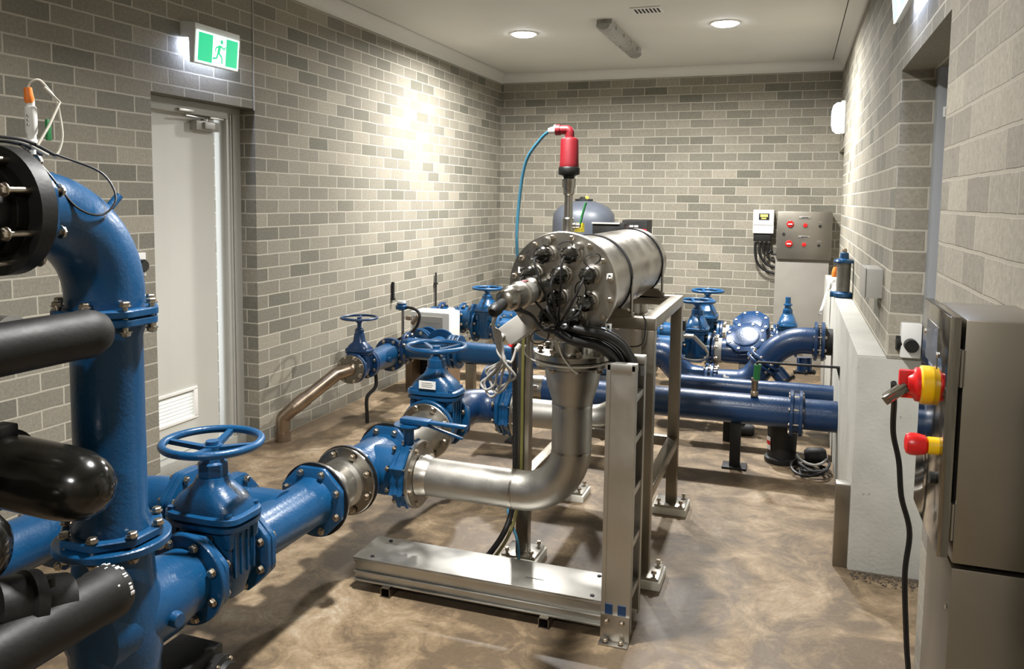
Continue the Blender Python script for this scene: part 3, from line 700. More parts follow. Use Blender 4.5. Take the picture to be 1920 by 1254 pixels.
# feed branch to the left and towards the filters
t = T('feed_pipe', 'blue feed pipe bending behind the riser towards the black filters', 'pipe', (.9, 2.2, Z-.1))
mb = MB(); mb.tube(fillet([(X-.22, 2.40, Z), (.79, 2.40, Z), (.79, 1.0, Z)], .17, 14), RP, 36); t.part('pipe', mb, M_blue)
flange(t, (X-.23, 2.40, Z), (-1, 0, 0), RO, .022, M_blue, octo=True)
flange(t, (1.06, 2.40, Z), (-1, 0, 0), RO, .022, M_blue, octo=True)
flange(t, (1.035, 2.40, Z), (-1, 0, 0), RO, .022, M_blue, octo=True, bolt=.016, blen=.08, bc=V((1.047, 2.4, Z)))
flange(t, (.79, 2.06, Z), yd, RO, .022, M_blue, octo=True); flange(t, (.79, 2.035, Z), yd, RO, .022, M_blue, octo=True, bolt=.016, blen=.08)
# stainless adaptor
t = T('pipe_adaptor', 'short stainless flanged adaptor between two blue fittings in the near run', 'pipe fitting', (X, 2.73, Z-.14))
mb = MB(); mb.lathe([(2.615, .1), (2.65, .1), (2.66, .085), (2.7, .08), (2.71, .084), (2.72, .084), (2.73, .08), (2.78, .085), (2.79, .1), (2.83, .1)], (X, 0, Z), yd, 40); t.part('neck', mb, M_ssp)
flange(t, (X, 2.62, Z), yd, RO, .016, M_ss); flange(t, (X, 2.825, Z), yd, RO, .016, M_ss, bolt=.016, blen=.075, bc=V((X, 2.835, Z)), gasket=True)
# tee with the branch to the reactor
t = T('flanged_tee', 'blue flanged tee feeding the lower steel elbow pipe', 'pipe fitting', (X, 3.0, Z-.14))
mb = MB(); mb.lathe([(2.845, .1), (2.9, .1), (2.93, .108), (3.1, .108), (3.14, .1), (3.2, .1)], (X, 0, Z), yd, 40)
mb.lathe([(0, .1), (.1, .104), (.14, .1), (.165, .1)], (X, 3.015, Z), (1, 0, 0), 36); t.part('body', mb, M_blue)
flange(t, (X, 2.85, Z), yd, RO, .02, M_blue); flange(t, (X, 3.185, Z), yd, RO, .022, M_blue, octo=True, bolt=.016, blen=.075, bc=V((X, 3.2, Z)), gasket=True)
butterfly('blue butterfly valve with long lever beside the lower steel elbow pipe', (X+.195, 3.015, Z), (1, 0, 0), .125, .06, M_blue, (1, -.08, 0))
# bypass spool
t = T('bypass_spool', 'stainless bypass spool with bolted flanges before the rear handwheel valve', 'pipe', (X, 3.4, Z-.14))
mb = MB(); mb.lathe([(3.2, .078), (3.42, .078), (3.44, .09), (3.52, .098), (3.56, .1), (3.6, .104)], (X, 0, Z), yd, 40); t.part('pipe', mb, M_ssp)
flange(t, (X, 3.205, Z), yd, RO, .016, M_ss); flange(t, (X, 3.595, Z), yd, RO, .016, M_ss, bolt=.015, blen=.07, bc=V((X, 3.607, Z)))
gate_valve('blue gate valve with white paper tag and wide handwheel, behind the steel spool', (X, 3.725, Z+.01), 0, 1.0, .23, .392, .147, tag=True, ph=.9)
t = T('pipe_bend', 'blue flanged bend behind the tagged handwheel valve', 'pipe fitting', (X, 4.1, Z-.14))
mb = MB(); mb.tube(fillet([(X, 3.85, Z), (X, 4.2, Z), (X+.2, 4.2, Z-.01)], .15, 12), .094, 36); t.part('body', mb, M_blued)
flange(t, (X, 3.855, Z), yd, RO, .022, M_blue, octo=True, gasket=False)
flange(t, (X+.195, 4.2, Z-.01), (1, 0, 0), RO, .022, M_blue, octo=True, bolt=.016, blen=.075, bc=V((X+.2, 4.2, Z-.01)))
butterfly('blue butterfly valve partly behind hanging grey cables, on the rear steel pipe', (X+.235, 4.2, Z-.015), (1, 0, 0), .125, .055, M_blue)

# ================================================================ UV REACTOR
AX, AZ = 2.355, 1.253
t = T('inlet_pipe', 'front stainless elbow pipe rising to the steel reactor', 'pipe', (2.2, 3.0, .33))
mb = MB(); mb.tube(fillet([(1.7, 3.015, Z-.005), (AX+.005, 3.0, Z-.005), (AX+.005, 3.0, .79)], .2, 18), .0775, 40)
mb.lathe([(.78, .0775), (.8, .0785), (.87, .1), (.92, .108), (.945, .108)], (AX+.005, 3.0, 0), (0, 0, 1), 40); t.part('pipe', mb, M_ssp)
for a, b in (((AX+.005, 3.0, .604), (0, 0, 1)), ((AX+.005, 3.0, .786), (0, 0, 1)), ((2.13, 3.005, Z-.005), (1, 0, 0))):
    mb = MB(); ringsolid(mb, V(a)-V(b)*.004, b, .076, .0795, .008); t.part('weld', mb, M_ss)
flange(t, (1.705, 3.015, Z), (1, 0, 0), RO, .016, M_ss, bolt=.015, blen=.12, bc=V((1.662, 3.015, Z)))
mb = MB(); mb.lathe([(0, .088), (.03, .085), (.05, .0775)], (1.715, 3.015, Z-.003), (1, 0, 0), 36); t.part('collar', mb, M_ss)
flange(t, (AX+.005, 3.0, .955), (0, 0, 1), .15, .024, M_ss, bolt=.016, blen=.09, bc=V((AX+.005, 3.0, .968)))

t = T('outlet_pipe', 'rear stainless elbow pipe behind the reactor frame leg', 'pipe', (2.2, 4.2, .3))
mb = MB(); mb.tube(fillet([(1.74, 4.2, Z-.02), (AX, 4.2, Z-.02), (AX, 4.2, .79)], .2, 16), .0775, 36); mb.lathe([(.78, .0775), (.8, .08), (.9, .106), (.945, .108)], (AX, 4.2, 0), (0, 0, 1), 36); t.part('pipe', mb, M_ssp)
flange(t, (1.74, 4.2, Z-.02), (1, 0, 0), RO, .016, M_ss, bolt=.015, blen=.11, bc=V((1.705, 4.2, Z-.02)))
mb = MB(); mb.lathe([(0, .088), (.03, .085), (.05, .0775)], (1.75, 4.2, Z-.02), (1, 0, 0), 36); t.part('collar', mb, M_ssp)
flange(t, (AX, 4.2, .955), (0, 0, 1), .15, .024, M_ss, bolt=.016, blen=.09)

t = T('uv_reactor', 'horizontal stainless ultraviolet reactor drum with cabled end plate', 'water treatment reactor', (AX, 3.5, 1.08))
RB = .172
mb = MB(); mb.lathe([(2.865, RB+.015), (2.9, RB+.012), (2.96, RB), (4.22, RB), (4.27, RB-.01), (4.3, RB-.05)], (AX, 0, AZ), yd, 64); t.part('shell', mb, M_ss)
mb = MB(); mb.lathe([(2.835, .199), (2.838, .202), (2.862, .202), (2.866, .198)], (AX, 0, AZ), yd, 64); pl8 = t.part('end_plate', mb, M_ss)
me = boltmesh(.013, .05)
for i in range(16):
    a = PI/16+2*PI*i/16; o = bpy.data.objects.new('bolt', me); COL.objects.link(o); o.parent = pl8
    o.location = V((AX+.183*math.cos(a), 2.845, AZ+.183*math.sin(a)))-t.loc; o.rotation_euler = (PI/2, 0, 0)
for y in (3.27, 4.08):
    mb = MB(); ringsolid(mb, (AX, y-.012, AZ), yd, RB, RB+.005, .024, 56); s_ = t.part('strap', mb, M_dark, label='dark strap around the drum')
    for sx in (-1, 1):
        mb = MB(); mb.lathe([(0, .006), (.138, .006), (.138, .013), (.153, .013), (.153, .006), (.178, .006)], (AX+sx*(RB+.002), y, AZ), (0, 0, -1), 12); t.part('tie_rod', mb, M_ss, s_)
for y in (3.0, 4.2):
    mb = MB(); mb.lathe([(.968, .09), (1.0, .084), (1.15, .084)], (AX+.002, y, 0), (0, 0, 1), 36); t.part('nozzle', mb, M_ss)
    flange(t, (AX+.002, y, .98), (0, 0, 1), .15, .024, M_ss)
# lamp connectors on the plate
LC = [(2.301, 1.372), (2.399, 1.376), (2.252, 1.301), (2.362, 1.302), (2.467, 1.306), (2.349, 1.219), (2.461, 1.21), (2.321, 1.152), (2.419, 1.158)]
for k, (x, z) in enumerate(LC):
    mb = MB(); mb.lathe([(0, .036), (.012, .036), (.014, .03), (.03, .028), (.032, .024), (.05, .024)], (x, 2.836, z), (0, -1, 0), 24); sl = t.part('lamp_sleeve', mb, M_ss)
    mb = MB(); mb.lathe([(.048, .026), (.06, .03), (.075, .03), (.08, .024), (.1, .022), (.118, .014), (.135, .008)], (x, 2.836, z), (0, -1, 0), 18)
    for j in range(8):
        a = 2*PI*j/8; mb.cbox((x+.03*math.cos(a), 2.77, z+.03*math.sin(a)), (.005, .014, .005))
    t.part('lamp_cap', mb, M_blackg, sl)
for x, z in ((2.2, 1.31), (2.53, 1.30), (2.53, 1.12)):
    mb = MB(); mb.box((x-.011, 2.832, z-.011), (x+.011, 2.836, z+.011)); p_ = t.part('label_plate', mb, M_whitep)
    mb = MB(); mb.box((x-.004, 2.8312, z-.005), (x+.004, 2.8322, z+.005)); t.part('print', mb, M_rubber, p_)
for x, z, r in ((2.30, 1.42, .018), (2.42, 1.405, .015), (2.20, 1.245, .02)):
    mb = MB(); mb.lathe([(0, r), (.02, r), (.022, r*.7), (.034, r*.7)], (x, 2.836, z), (0, -1, 0), 16); t.part('plug', mb, M_ss)
# small wire loops
for x, z, a, b in ((2.25, 1.37, .022, .017), (2.37, 1.405, .028, .014), (2.47, 1.36, .03, .02), (2.42, 1.09, .032, .014), (2.28, 1.07, .034, .026), (2.43, 1.25, .02, .03)):
    mb = MB(); mb.tube([(x+a*math.cos(u), 2.815-.012*math.sin(u), z+b*math.sin(u)+.3*a*math.cos(u)) for u in [2*PI*i/24 for i in range(24)]], .0022, 6, closed=True)
    t.part('wire_loop', mb, M_cable)
# wiper motor
wx, wz = 2.292, 1.256
mb = MB(); mb.lathe([(2.385, .02), (2.39, .03), (2.43, .034), (2.435, .04), (2.53, .04), (2.535, .046), (2.545, .046), (2.55, .04), (2.66, .04), (2.665, .047), (2.74, .047), (2.745, .05), (2.8, .05), (2.836, .05)], (wx, 0, wz-.003), yd, 32); mo = t.part('wiper_motor', mb, M_ss)
mb = MB(); mb.lathe([(0, .032), (.1, .032)], (wx, 2.54, wz-.003), yd, 32); 
mb = MB(); mb.lathe([(2.55, .0405), (2.63, .0405)], (wx, 0, wz-.003), yd, 32, cap0=False, cap1=False); lb_ = t.part('label_band', mb, M_alu, mo)
mb = MB(); mb.box((wx-.0405-.001, 2.57, wz+.004), (wx-.036, 2.61, wz+.016)); mb.cbox((wx, 2.59, wz+.038), (.02, .03, .004)); t.part('print', mb, M_red, lb_)
mb = MB(); mb.lathe([(0, .026), (.03, .026), (.035, .018), (.08, .018), (.085, .021), (.11, .02), (.12, .012)], (wx, 2.43, wz-.004), (-.1, -1, -.25), 20); t.part('connector', mb, M_black, mo)
# ballast cables: one thing per run
def cable(label, pts, r, m, n=8, name='cable', cat='cable', seg=8, group=None):
    mb = MB(); mb.tube(spline(pts, seg), r, n); return single(name, mb, m, label, cat, group)
GC = 'lamp cables on the reactor end plate'
hub = V((2.40, 2.735, 1.105))
for k, (x, z) in enumerate(LC):
    o_ = V((.006*(k % 3)-.006, .004*(k % 2), .007*(k//3)-.007))
    cable('black lamp cable drooping from reactor end plate into the bundle', [(x, 2.71, z), (x+.004, 2.66, z-.02), (x*.6+hub.x*.4, 2.66, z*.6+hub.z*.4-.005), hub+V((-.02, -.02, .02))+o_, hub+o_], .0042, M_cable, group=GC)
cable('black motor cable crossing below the wiper motor', [(wx, 2.50, wz-.045), (wx+.02, 2.6, wz-.075), (2.34, 2.66, 1.125), hub], .0075, M_cable)
GB = 'thick black cables from reactor to cable ladder'
for k in range(5):
    o_ = V((.0165*(k//3*2-.6), .034*((k % 3)-1+.5*(k//3)), .0165*(k//3*2-.6)))
    cable('thick black cable arching from reactor into the upright cable ladder', [hub+V((-.03, .0, .015))+o_*.5, hub+V((.04, .01, -.012))+o_, V((2.515, 2.79, 1.072))+o_, V((2.57, 2.85, 1.01))+o_, V((2.59, 2.865, .9))+o_, V((2.59, 2.865, .5))+o_], .0158, M_cable, 10, group=GB)
cable('thin pale cable tie looping round the inlet flange', [(2.345, 2.82, 1.06), (2.36, 2.84, 1.0), (2.40, 2.835, .955), (2.42, 2.84, .94)], .003, M_wcable)
cable('pale cable looped along the reactor inlet flange', [(2.18, 2.96, 1.01), (2.2, 2.9, .985), (2.27, 2.85, .967), (2.36, 2.838, .96), (2.46, 2.86, .963), (2.53, 2.92, .975)], .003, M_wcable)
cable('thin black wire draped from the drum strap to the frame rail', [(2.59, 3.2, 1.115), (2.6, 3.2, 1.08), (2.585, 3.19, 1.0), (2.5, 3.15, 1.0), (2.45, 3.1, 1.03)], .003, M_cable)

# air release valve on top
ax_, ay_ = 2.357, 2.9
t = T('air_release_valve', 'red air release valve on a steel riser atop the reactor', 'valve', (ax_, ay_, AZ+RB))
mb = MB(); mb.lathe([(1.42, .016), (1.445, .016), (1.45, .021), (1.5, .021), (1.505, .0165), (1.585, .015), (1.59, .02), (1.61, .021), (1.615, .025), (1.645, .026), (1.65, .018)], (ax_, ay_, 0), (0, 0, 1), 24); t.part('riser_nipple', mb, M_ss)
mb = MB(); mb.lathe([(1.64, .02), (1.655, .021), (1.66, .037), (1.664, .039), (1.684, .039), (1.688, .036)], (ax_, ay_, 0), (0, 0, 1), 32); t.part('base_ring', mb, M_black)
mb = MB(); mb.lathe([(1.686, .035), (1.69, .036), (1.7, .0345), (1.785, .0325), (1.79, .03), (1.795, .018)], (ax_, ay_, 0), (0, 0, 1), 32)
mb.tube(fillet([(ax_, ay_, 1.79), (ax_, ay_, 1.822), (ax_-.05, ay_, 1.822)], .012, 6), .0165, 20); mb.cyl((ax_-.035, ay_, 1.822), (ax_-.052, ay_, 1.822), .02); t.part('cap', mb, M_red, label='red plastic cap with side outlet')
mb = MB(); mb.cyl((ax_-.051, ay_, 1.822), (ax_-.058, ay_, 1.822), .019); mb.lathe([(0, .015), (.022, .01)], (ax_-.058, ay_, 1.821), (-1, 0, -.1), 16); t.part('hose_fitting', mb, M_ltgrey)
mb = MB(); mb.lathe([(0, .012), (.014, .012), (.016, .01), (.03, .009)], (ax_+.018, ay_, 1.475), (1, -.2, 0), 12); bv = t.part('ball_valve_stem', mb, M_ss)
mb = MB(); mb.tube(spline([(ax_+.036, ay_, 1.478), (ax_+.046, ay_, 1.485), (ax_+.052, ay_, 1.51), (ax_+.06, ay_, 1.54), (ax_+.066, ay_, 1.56)]), .0045, 8); t.part('lever', mb, M_green, bv, label='green coated lever')
mb = MB(); mb.cbox((ax_+.04, ay_+.012, 1.468), (.036, .004, .034)); t.part('tag', mb, M_yel2, bv, label='small yellow tag')
mb = MB(); mb.tube(spline([(ax_-.075, ay_, 1.82), (2.24, 2.92, 1.79), (2.175, 2.95, 1.71), (2.14, 2.98, 1.56), (2.127, 3.0, 1.38), (2.125, 3.1, 1.12), (2.08, 3.335, .95), (2.075, 3.335, .7), (2.07, 3.335, .45), (2.028, 3.29, .33), (2.03, 3.21, .24), (2.085, 3.17, .14), (2.1, 3.155, .07), (2.1, 3.13, .012)]), .0062, 10); single('drain_hose', mb, M_hose, 'pale blue hose arching from the red air valve down to the floor', 'hose')

# instrument box hung beside the reactor
t = T('sensor_box', 'grey metal sensor box tilted below the wiper motor', 'junction box', (2.15, 2.95, 1.01))
R = Matrix.Rotation(math.radians(-37), 3, 'Y') 
mb = MB(); mb.cbox((2.15, 2.98, 1.074), (.135, .06, .085), .004, R); t.part('case', mb, M_grey)
mb = MB(); mb.cbox((2.15, 2.947, 1.074), (.128, .006, .078), .002, R); t.part('lid', mb, M_grey)
mb = MB(); mb.cyl((2.13, 2.96, 1.02), (2.12, 2.95, 1.0), .01, n=12); t.part('knob', mb, M_redb, label='small red knob')
for x, z in ((2.095, 1.045), (2.165, 1.01)):
    mb = MB(); mb.cyl((x, 2.945, z), (x-.012, 2.93, z-.018), .011, n=12); t.part('cable_gland', mb, M_grey)
GL = 'grey cables looped below the sensor box'
for k, (wl, zb, sx_) in enumerate(((.0, .81, 2.05), (.02, .825, 2.075), (-.012, .835, 2.035), (.035, .85, 2.09))):
    top = V((2.095, 2.93, 1.04)) if k % 2 else V((2.155, 2.925, 1.0))
    cable('grey cable hanging in a loop below the tilted sensor box', [top, top+V((-.012, -.02, -.05)), (2.12-wl*.5, 2.9, .95), (2.07-wl, 2.9+.006*k, .905), (sx_-.015, 2.9+.004*k, .86), (sx_+.01, 2.895, zb), (sx_+.045, 2.895, zb+.025), (sx_+.06+wl*.4, 2.89, .90), (2.125, 2.885-.004*k, .955), (2.098+.006*k, 2.88, 1.0), (2.085+.008*k, 2.86, 1.07), (2.105, 2.8, 1.13-.01*k), (2.15, 2.74, 1.17)], .0052, M_gcable, group=GL)

# ================================================================ SUPPORT FRAME
t = T('reactor_stand', 'stainless tube support frame standing under the reactor', 'frame', (AX, 3.68, 0))
lx0, lx1, ly0_, ly1_ = 2.08, 2.603, 3.275, 4.1
lg = []
for x in (lx0, lx1):
    for y in (ly0_, ly1_):
        mb = MB(); mb.box((x-.027, y-.027, .045), (x+.027, y+.027, 1.05), .004); p_ = t.part('leg', mb, M_frame)
        mb = MB(); mb.box((x-.075, y-.075, .035), (x+.075, y+.075, .047), .002)
        fp = t.part('base_plate', mb, M_ss, p_)
        mb = MB(); mb.box((x-.085, y-.085, 0), (x+.085, y+.085, .036), .006); t.part('grout_pad', mb, M_grout, p_, label='pale grout pad')
        for sx, sy in ((-1, -1), (1, 1), (1, -1)):
            o = bpy.data.objects.new('bolt', boltmesh(.014, .04)); COL.objects.link(o); o.parent = p_; o.location = V((x+sx*.055, y+sy*.055, .052))-t.loc
for y in (ly0_, ly1_):
    mb = MB(); mb.box((lx0-.027, y-.027, 1.05), (lx1+.027, y+.027, 1.1), .004); t.part('top_rail', mb, M_frame)
for x in (lx0, lx1):
    mb = MB(); mb.box((x-.027, ly0_+.027, 1.05), (x+.027, ly1_-.027, 1.1), .004); t.part('top_rail', mb, M_frame)
    mb = MB(); mb.box((x-.025, ly0_+.027, .335), (x+.025, ly1_-.027, .385), .004); t.part('low_rail', mb, M_frame)
mb = MB(); mb.box((lx0+.027, ly1_-.025, .335), (lx1-.027, ly1_+.025, .385), .004); t.part('low_rail', mb, M_frame)
for y in (3.27, 4.08):
    mb = MB(); mb.poly([(AX-.19, y-.02, 1.09), (AX+.19, y-.02, 1.09), (AX+.16, y-.02, 1.13)]+[(AX+.172*math.cos(a), y-.02, AZ+.172*math.sin(a)) for a in [-.78-(PI-1.56)*i/10 for i in range(11)]]+[(AX-.16, y-.02, 1.13)], (0, .04, 0)); t.part('saddle', mb, M_frame)

# cables down the front left leg
cable('black conduit strapped to the front left frame leg', [(2.06, 3.17, 1.0), (2.058, 3.2, .8), (2.058, 3.215, .5), (2.056, 3.215, .3), (2.04, 3.16, .18), (2.0, 3.08, .1), (1.97, 3.02, .075)], .012, M_cable, 10)
cable('green and yellow earth cable strapped to the front left frame leg', [(2.083, 3.235, 1.02), (2.08, 3.235, .8), (2.08, 3.235, .5), (2.078, 3.225, .3), (2.06, 3.16, .17), (2.03, 3.08, .1), (2.0, 3.02, .075)], .007, M_ycable, 8)

# ================================================================ CABLE LADDERS
t = T('cable_ladder', 'upright steel cable ladder in front of the reactor frame', 'cable ladder', (2.595, 2.865, 0))
def chan(mb, lo, hi, axis, depth, lip):
    pass
for y, s_ in ((2.78, 1), (2.95, -1)):
    mb = MB(); x0, x1 = 2.542, 2.646
    ya, yb = y-.016*s_, y+.016*s_
    lo, hi = min(ya, yb), max(ya, yb)
    zt = 1.005
    mb.box((x0, min(ya, ya+.003*s_), .03), (x1, max(ya, ya+.003*s_), zt))
    for xa, xb in ((x0, x0+.004), (x1-.004, x1)): mb.box((xa, lo, .03), (xb, hi, zt))
    for xa, xb in ((x0, x0+.014), (x1-.014, x1)): mb.box((xa, min(ya, ya-.003*s_), .03), (xb, max(ya, ya-.003*s_), zt))
    mb.box((x0-.002, lo-.003, zt-.03), (x1+.002, hi+.003, zt), .006)
    r_ = t.part('side_rail', mb, M_alu)
for z in (.14, .33, .52, .71, .86):
    mb = MB(); mb.box((2.615, 2.79, z), (2.642, 2.94, z+.025), .003); t.part('rung', mb, M_alu)
mb = MB(); mb.box((2.542, 2.755, .0), (2.646, 2.766, .1), .001); mb.box((2.542, 2.72, 0), (2.646, 2.762, .006), .001); f_ = t.part('foot_bracket', mb, M_ss)
for x in (2.565, 2.62):
    for p, r in (((x, 2.752, .075), (PI/2, 0, 0)), ((x, 2.738, .008), (0, 0, 0))):
        o = bpy.data.objects.new('bolt', boltmesh(.011, .022)); COL.objects.link(o); o.parent = f_; o.location = V(p)-t.loc; o.rotation_euler = r
    mb = MB(); mb.box((x-.018, 2.7615, .1), (x+.018, 2.765, .135)); t.part('clip', mb, M_blued, label='dark blue clip')

t = T('cable_duct', 'covered steel cable duct lying across the floor before the frame', 'cable duct', (2.03, 2.88, 0))
mb = MB()
for y, s_ in ((2.785, 1), (2.975, -1)):
    mb.box((1.53, min(y, y+.004*s_), .04), (2.54, max(y, y+.004*s_), .13))
    for z0_, z1_ in ((.04, .046), (.075, .079), (.12, .13)): mb.box((1.53, min(y, y-.014*s_), z0_), (2.54, max(y, y-.014*s_), z1_), .001)
mb.box((1.53, 2.785, .04), (2.54, 2.975, .044)); t.part('channel', mb, M_alu)
mb = MB(); mb.box((1.525, 2.772, .131), (2.54, 2.99, .136), .002); cv = t.part('cover', mb, M_alu)
for x, y in ((1.6, 2.8), (1.6, 2.96), (2.5, 2.8), (2.49, 2.96)):
    mb = MB(); mb.lathe([(0, .009), (.004, .007)], (x, y, .136), (0, 0, 1), 12); t.part('screw', mb, M_rubber, cv)
mb = MB(); mb.box((2.23, 2.85, .1355), (2.3, 2.853, .137)); t.part('slot', mb, M_dark, cv)
for x in (1.68, 2.33):
    mb = MB(); mb.box((x-.02, 2.755, .0), (x+.02, 2.99, .003)); mb.box((x-.02, 2.755, .036), (x+.02, 2.99, .04)); mb.box((x-.02, 2.755, .0), (x-.017, 2.99, .04)); mb.box((x+.017, 2.755, 0), (x+.02, 2.99, .04)); t.part('foot', mb, M_frame)

# ================================================================ BLACK DISC FILTERS (near left)
XM = 1.62
t = T('filter_manifold', 'upper black manifold pipe with rounded cap crossing the blue riser', 'pipe', (XM, 1.2, 1.19))
mb = MB(); mb.lathe([(.7, .056), (1.4, .055), (1.41, .057), (1.425, .057), (1.44, .053), (1.46, .045), (1.475, .03), (1.48, .01)], (XM, 0, 1.25), yd, 36); t.part('pipe', mb, M_black)
mb = MB(); mb.lathe([(1.0, .04), (1.3, .04)], (XM-.03, 0, 1.25), yd, 8); 
t = T('pipe_coupling', 'grey metal pipe coupling above the upper black manifold', 'pipe fitting', (1.42, 1.2, 1.25))
mb = MB(); mb.lathe([(0, .05), (.09, .05), (.095, .058), (.115, .058), (.12, .05), (.26, .05)], (1.575, 1.27, 1.26), (-1, -.1, 0), 28); t.part('sleeve', mb, M_alu)
mb = MB(); mb.cbox((1.42, 1.27, 1.325), (.05, .03, .03), .006); t.part('lug', mb, M_black)
t = T('filter_manifold', 'lower black manifold pipe with torn scuffed end', 'pipe', (XM, 1.2, .55))
mb = MB(); mb.lathe([(.7, .066), (1.42, .064), (1.43, .067), (1.47, .066), (1.485, .058), (1.49, .04)], (XM, 0, .615), yd, 36); t.part('pipe', mb, M_black)
mb = MB(); 
fr = random.Random(5)
for a in range(14):
    mb = MB(); an = .1+.16*a+fr.uniform(-.05, .05); mb.cbox((XM+.0655*math.cos(an), 1.468+fr.uniform(-.03, .012)*(a % 3 == 0), .615+.0655*math.sin(an)), (.004, fr.uniform(.004, .013), fr.uniform(.003, .009)), .001, Matrix.Rotation(-an+fr.uniform(-.4, .4), 3, 'Y')); t.part('foil_flake', mb, M_ltgrey)
mb = MB(); ringsolid(mb, (XM, 1.0, .615), yd, .062, .078, .04); t.part('clamp', mb, M_blackg)
def disc_filter(label, x1, y, z, r, x0, wall=None):
    t = T('disc_filter', label, 'water filter', ((x0+x1)/2, y, z-r))
    mb = MB(); mb.lathe([(0, r*1.0), ((x1-x0)*.55, r*.99), ((x1-x0)*.72, r*.95), ((x1-x0)*.85, r*.82), ((x1-x0)*.94, r*.58), ((x1-x0)*.985, r*.3), (x1-x0, r*.1)], (x0, y, z), (1, .06, -.07), 44); t.part('cover', mb, M_blackg)
    mb = MB(); mb.lathe([(0, r*1.13), (.03, r*1.13), (.034, r*1.05)], (x0-.03, y, z), (1, .06, -.07), 40); mb.cbox((x0-.0, y-.0, z+r*1.1), (.05, .05, .03), .006); t.part('clamp_ring', mb, M_black)
    mb = MB(); mb.lathe([(-.3, r*.9), (-.03, r*.95)], (x0, y, z), (1, .06, -.07), 36); t.part('base', mb, M_black)
    ax = V((1, .06, -.07)).normalized(); c = V((x0, y, z))+ax*(x1-x0)*.97
    mb = MB(); ringsolid(mb, c-ax*.008, ax, r*.2, r*.26, .014, 20); mb.cbox(c, (.004, r*.18, r*.06)); t.part('emblem', mb, M_blackg)
    return t
disc_filter('large glossy black filter dome in front of the blue riser', 1.70, 1.375, .918, .086, 1.40)
disc_filter('black filter dome cut off by the left frame edge', 1.70, 1.10, .875, .092, 1.45)
t = T('hose_clamp', 'black ribbed clamp and knob above the lower manifold', 'pipe fitting', (1.55, 1.2, .64))
mb = MB(); mb.lathe([(0, .07), (.06, .072), (.065, .08), (.09, .08), (.095, .066), (.16, .064)], (1.56, 1.2, .68), (.3, 1, -.25), 28); t.part('sleeve', mb, M_black)
mb = MB(); mb.lathe([(0, .03), (.01, .036), (.03, .036), (.04, .028), (.05, .012)], (1.53, 1.2, .76), (.1, .2, 1), 10); mb.cyl((1.62, 1.3, .7), (1.62, 1.3, .725), .012); t.part('knob', mb, M_rubber)
t = T('valve_actuator', 'black boxed actuator with round end under the riser tee', 'actuator', (1.5, 1.87, 0))
mb = MB(); mb.box((1.375, 1.78, 0), (1.535, 1.975, .2), .006); t.part('box', mb, M_black)
mb = MB(); mb.lathe([(0, .075), (.03, .075), (.035, .06), (.05, .055)], (1.535, 1.93, .105), (1, .1, 0), 28); rd = t.part('round_end', mb, M_black)
bolts(t, rd, (1.56, 1.93, .105), (1, .1, 0), .066, 6, .009, .03)
# cable sensor on top of the black adaptor
t = T('pressure_sensor', 'white pressure sensor with orange plug above the black adaptor', 'sensor', (X, 1.43, 1.66))
sx, sy = X, 1.435
mb = MB(); mb.lathe([(1.66, .008), (1.675, .008), (1.68, .014), (1.69, .014), (1.695, .01), (1.705, .01), (1.71, .0125), (1.768, .0125), (1.772, .009), (1.785, .009)], (sx, sy, 0), (0, 0, 1), 20); mb.box((sx-.0, sy-.003, 1.712), (sx+.012, sy+.008, 1.765), .002); t.part('body', mb, M_whitep)
for k in range(3):
    mb = MB(); mb.cbox((sx+.005, sy-.0125, 1.728+.01*k), (.005, .004, .005)); t.part('port', mb, M_gcable)
mb = MB(); mb.lathe([(0, .009), (.01, .011), (.02, .0095), (.035, .0085)], (sx, sy-.002, 1.778), (0, -.1, 1), 16); t.part('plug', mb, M_orange, label='orange plug')
cable('pale cable looping over the white pressure sensor', [(sx, sy-.006, 1.81), (sx+.004, sy, 1.825), (sx+.012, sy+.015, 1.832), (sx+.01, sy+.04, 1.815), (sx+.01, sy+.062, 1.79), (sx+.0, sy+.08, 1.755), (sx, sy+.085, 1.71), (sx, sy+.075, 1.675), (sx, sy+.06, 1.655)], .003, M_wcable)
mb = MB(); mb.tube([(sx+.03, sy+.012, 1.815), (sx+.032, sy+.052, 1.785), (sx+.034, sy+.02, 1.73), (sx+.036, sy-.016, 1.68)], .0032, 8); single('cable_tie', mb, M_wcable, 'pale strap running diagonally beside the white pressure sensor', 'cable tie')
mb = MB(); mb.box((sx-.004, sy+.04, 1.695), (sx+.004, sy+.052, 1.745), .002); single('marker_sleeve', mb, M_green, 'green cable sleeve beside the white pressure sensor', 'cable marker')
cable('thin black cable looping over the blue bend', [(sx-.03, 1.36, 1.69), (sx, 1.44, 1.675), (sx+.01, 1.52, 1.655), (sx+.06, 1.58, 1.62), (sx+.1, 1.58, 1.56), (sx+.105, 1.53, 1.52), (sx+.1, 1.46, 1.54), (sx+.06, 1.42, 1.62), (sx, 1.40, 1.685)], .0028, M_cable)
for k in range(3):
    cable('black and pale cables tied along the top of the black adaptor', [(sx-.06+.01*k, 1.2, 1.69+.005*k), (sx-.02+.01*k, 1.32, 1.687+.004*k), (sx+.01*k, 1.4, 1.683+.003*k), (sx+.02*k, 1.46, 1.66)], .004, (M_cable, M_wcable, M_cable)[k], group='cables along the black adaptor')

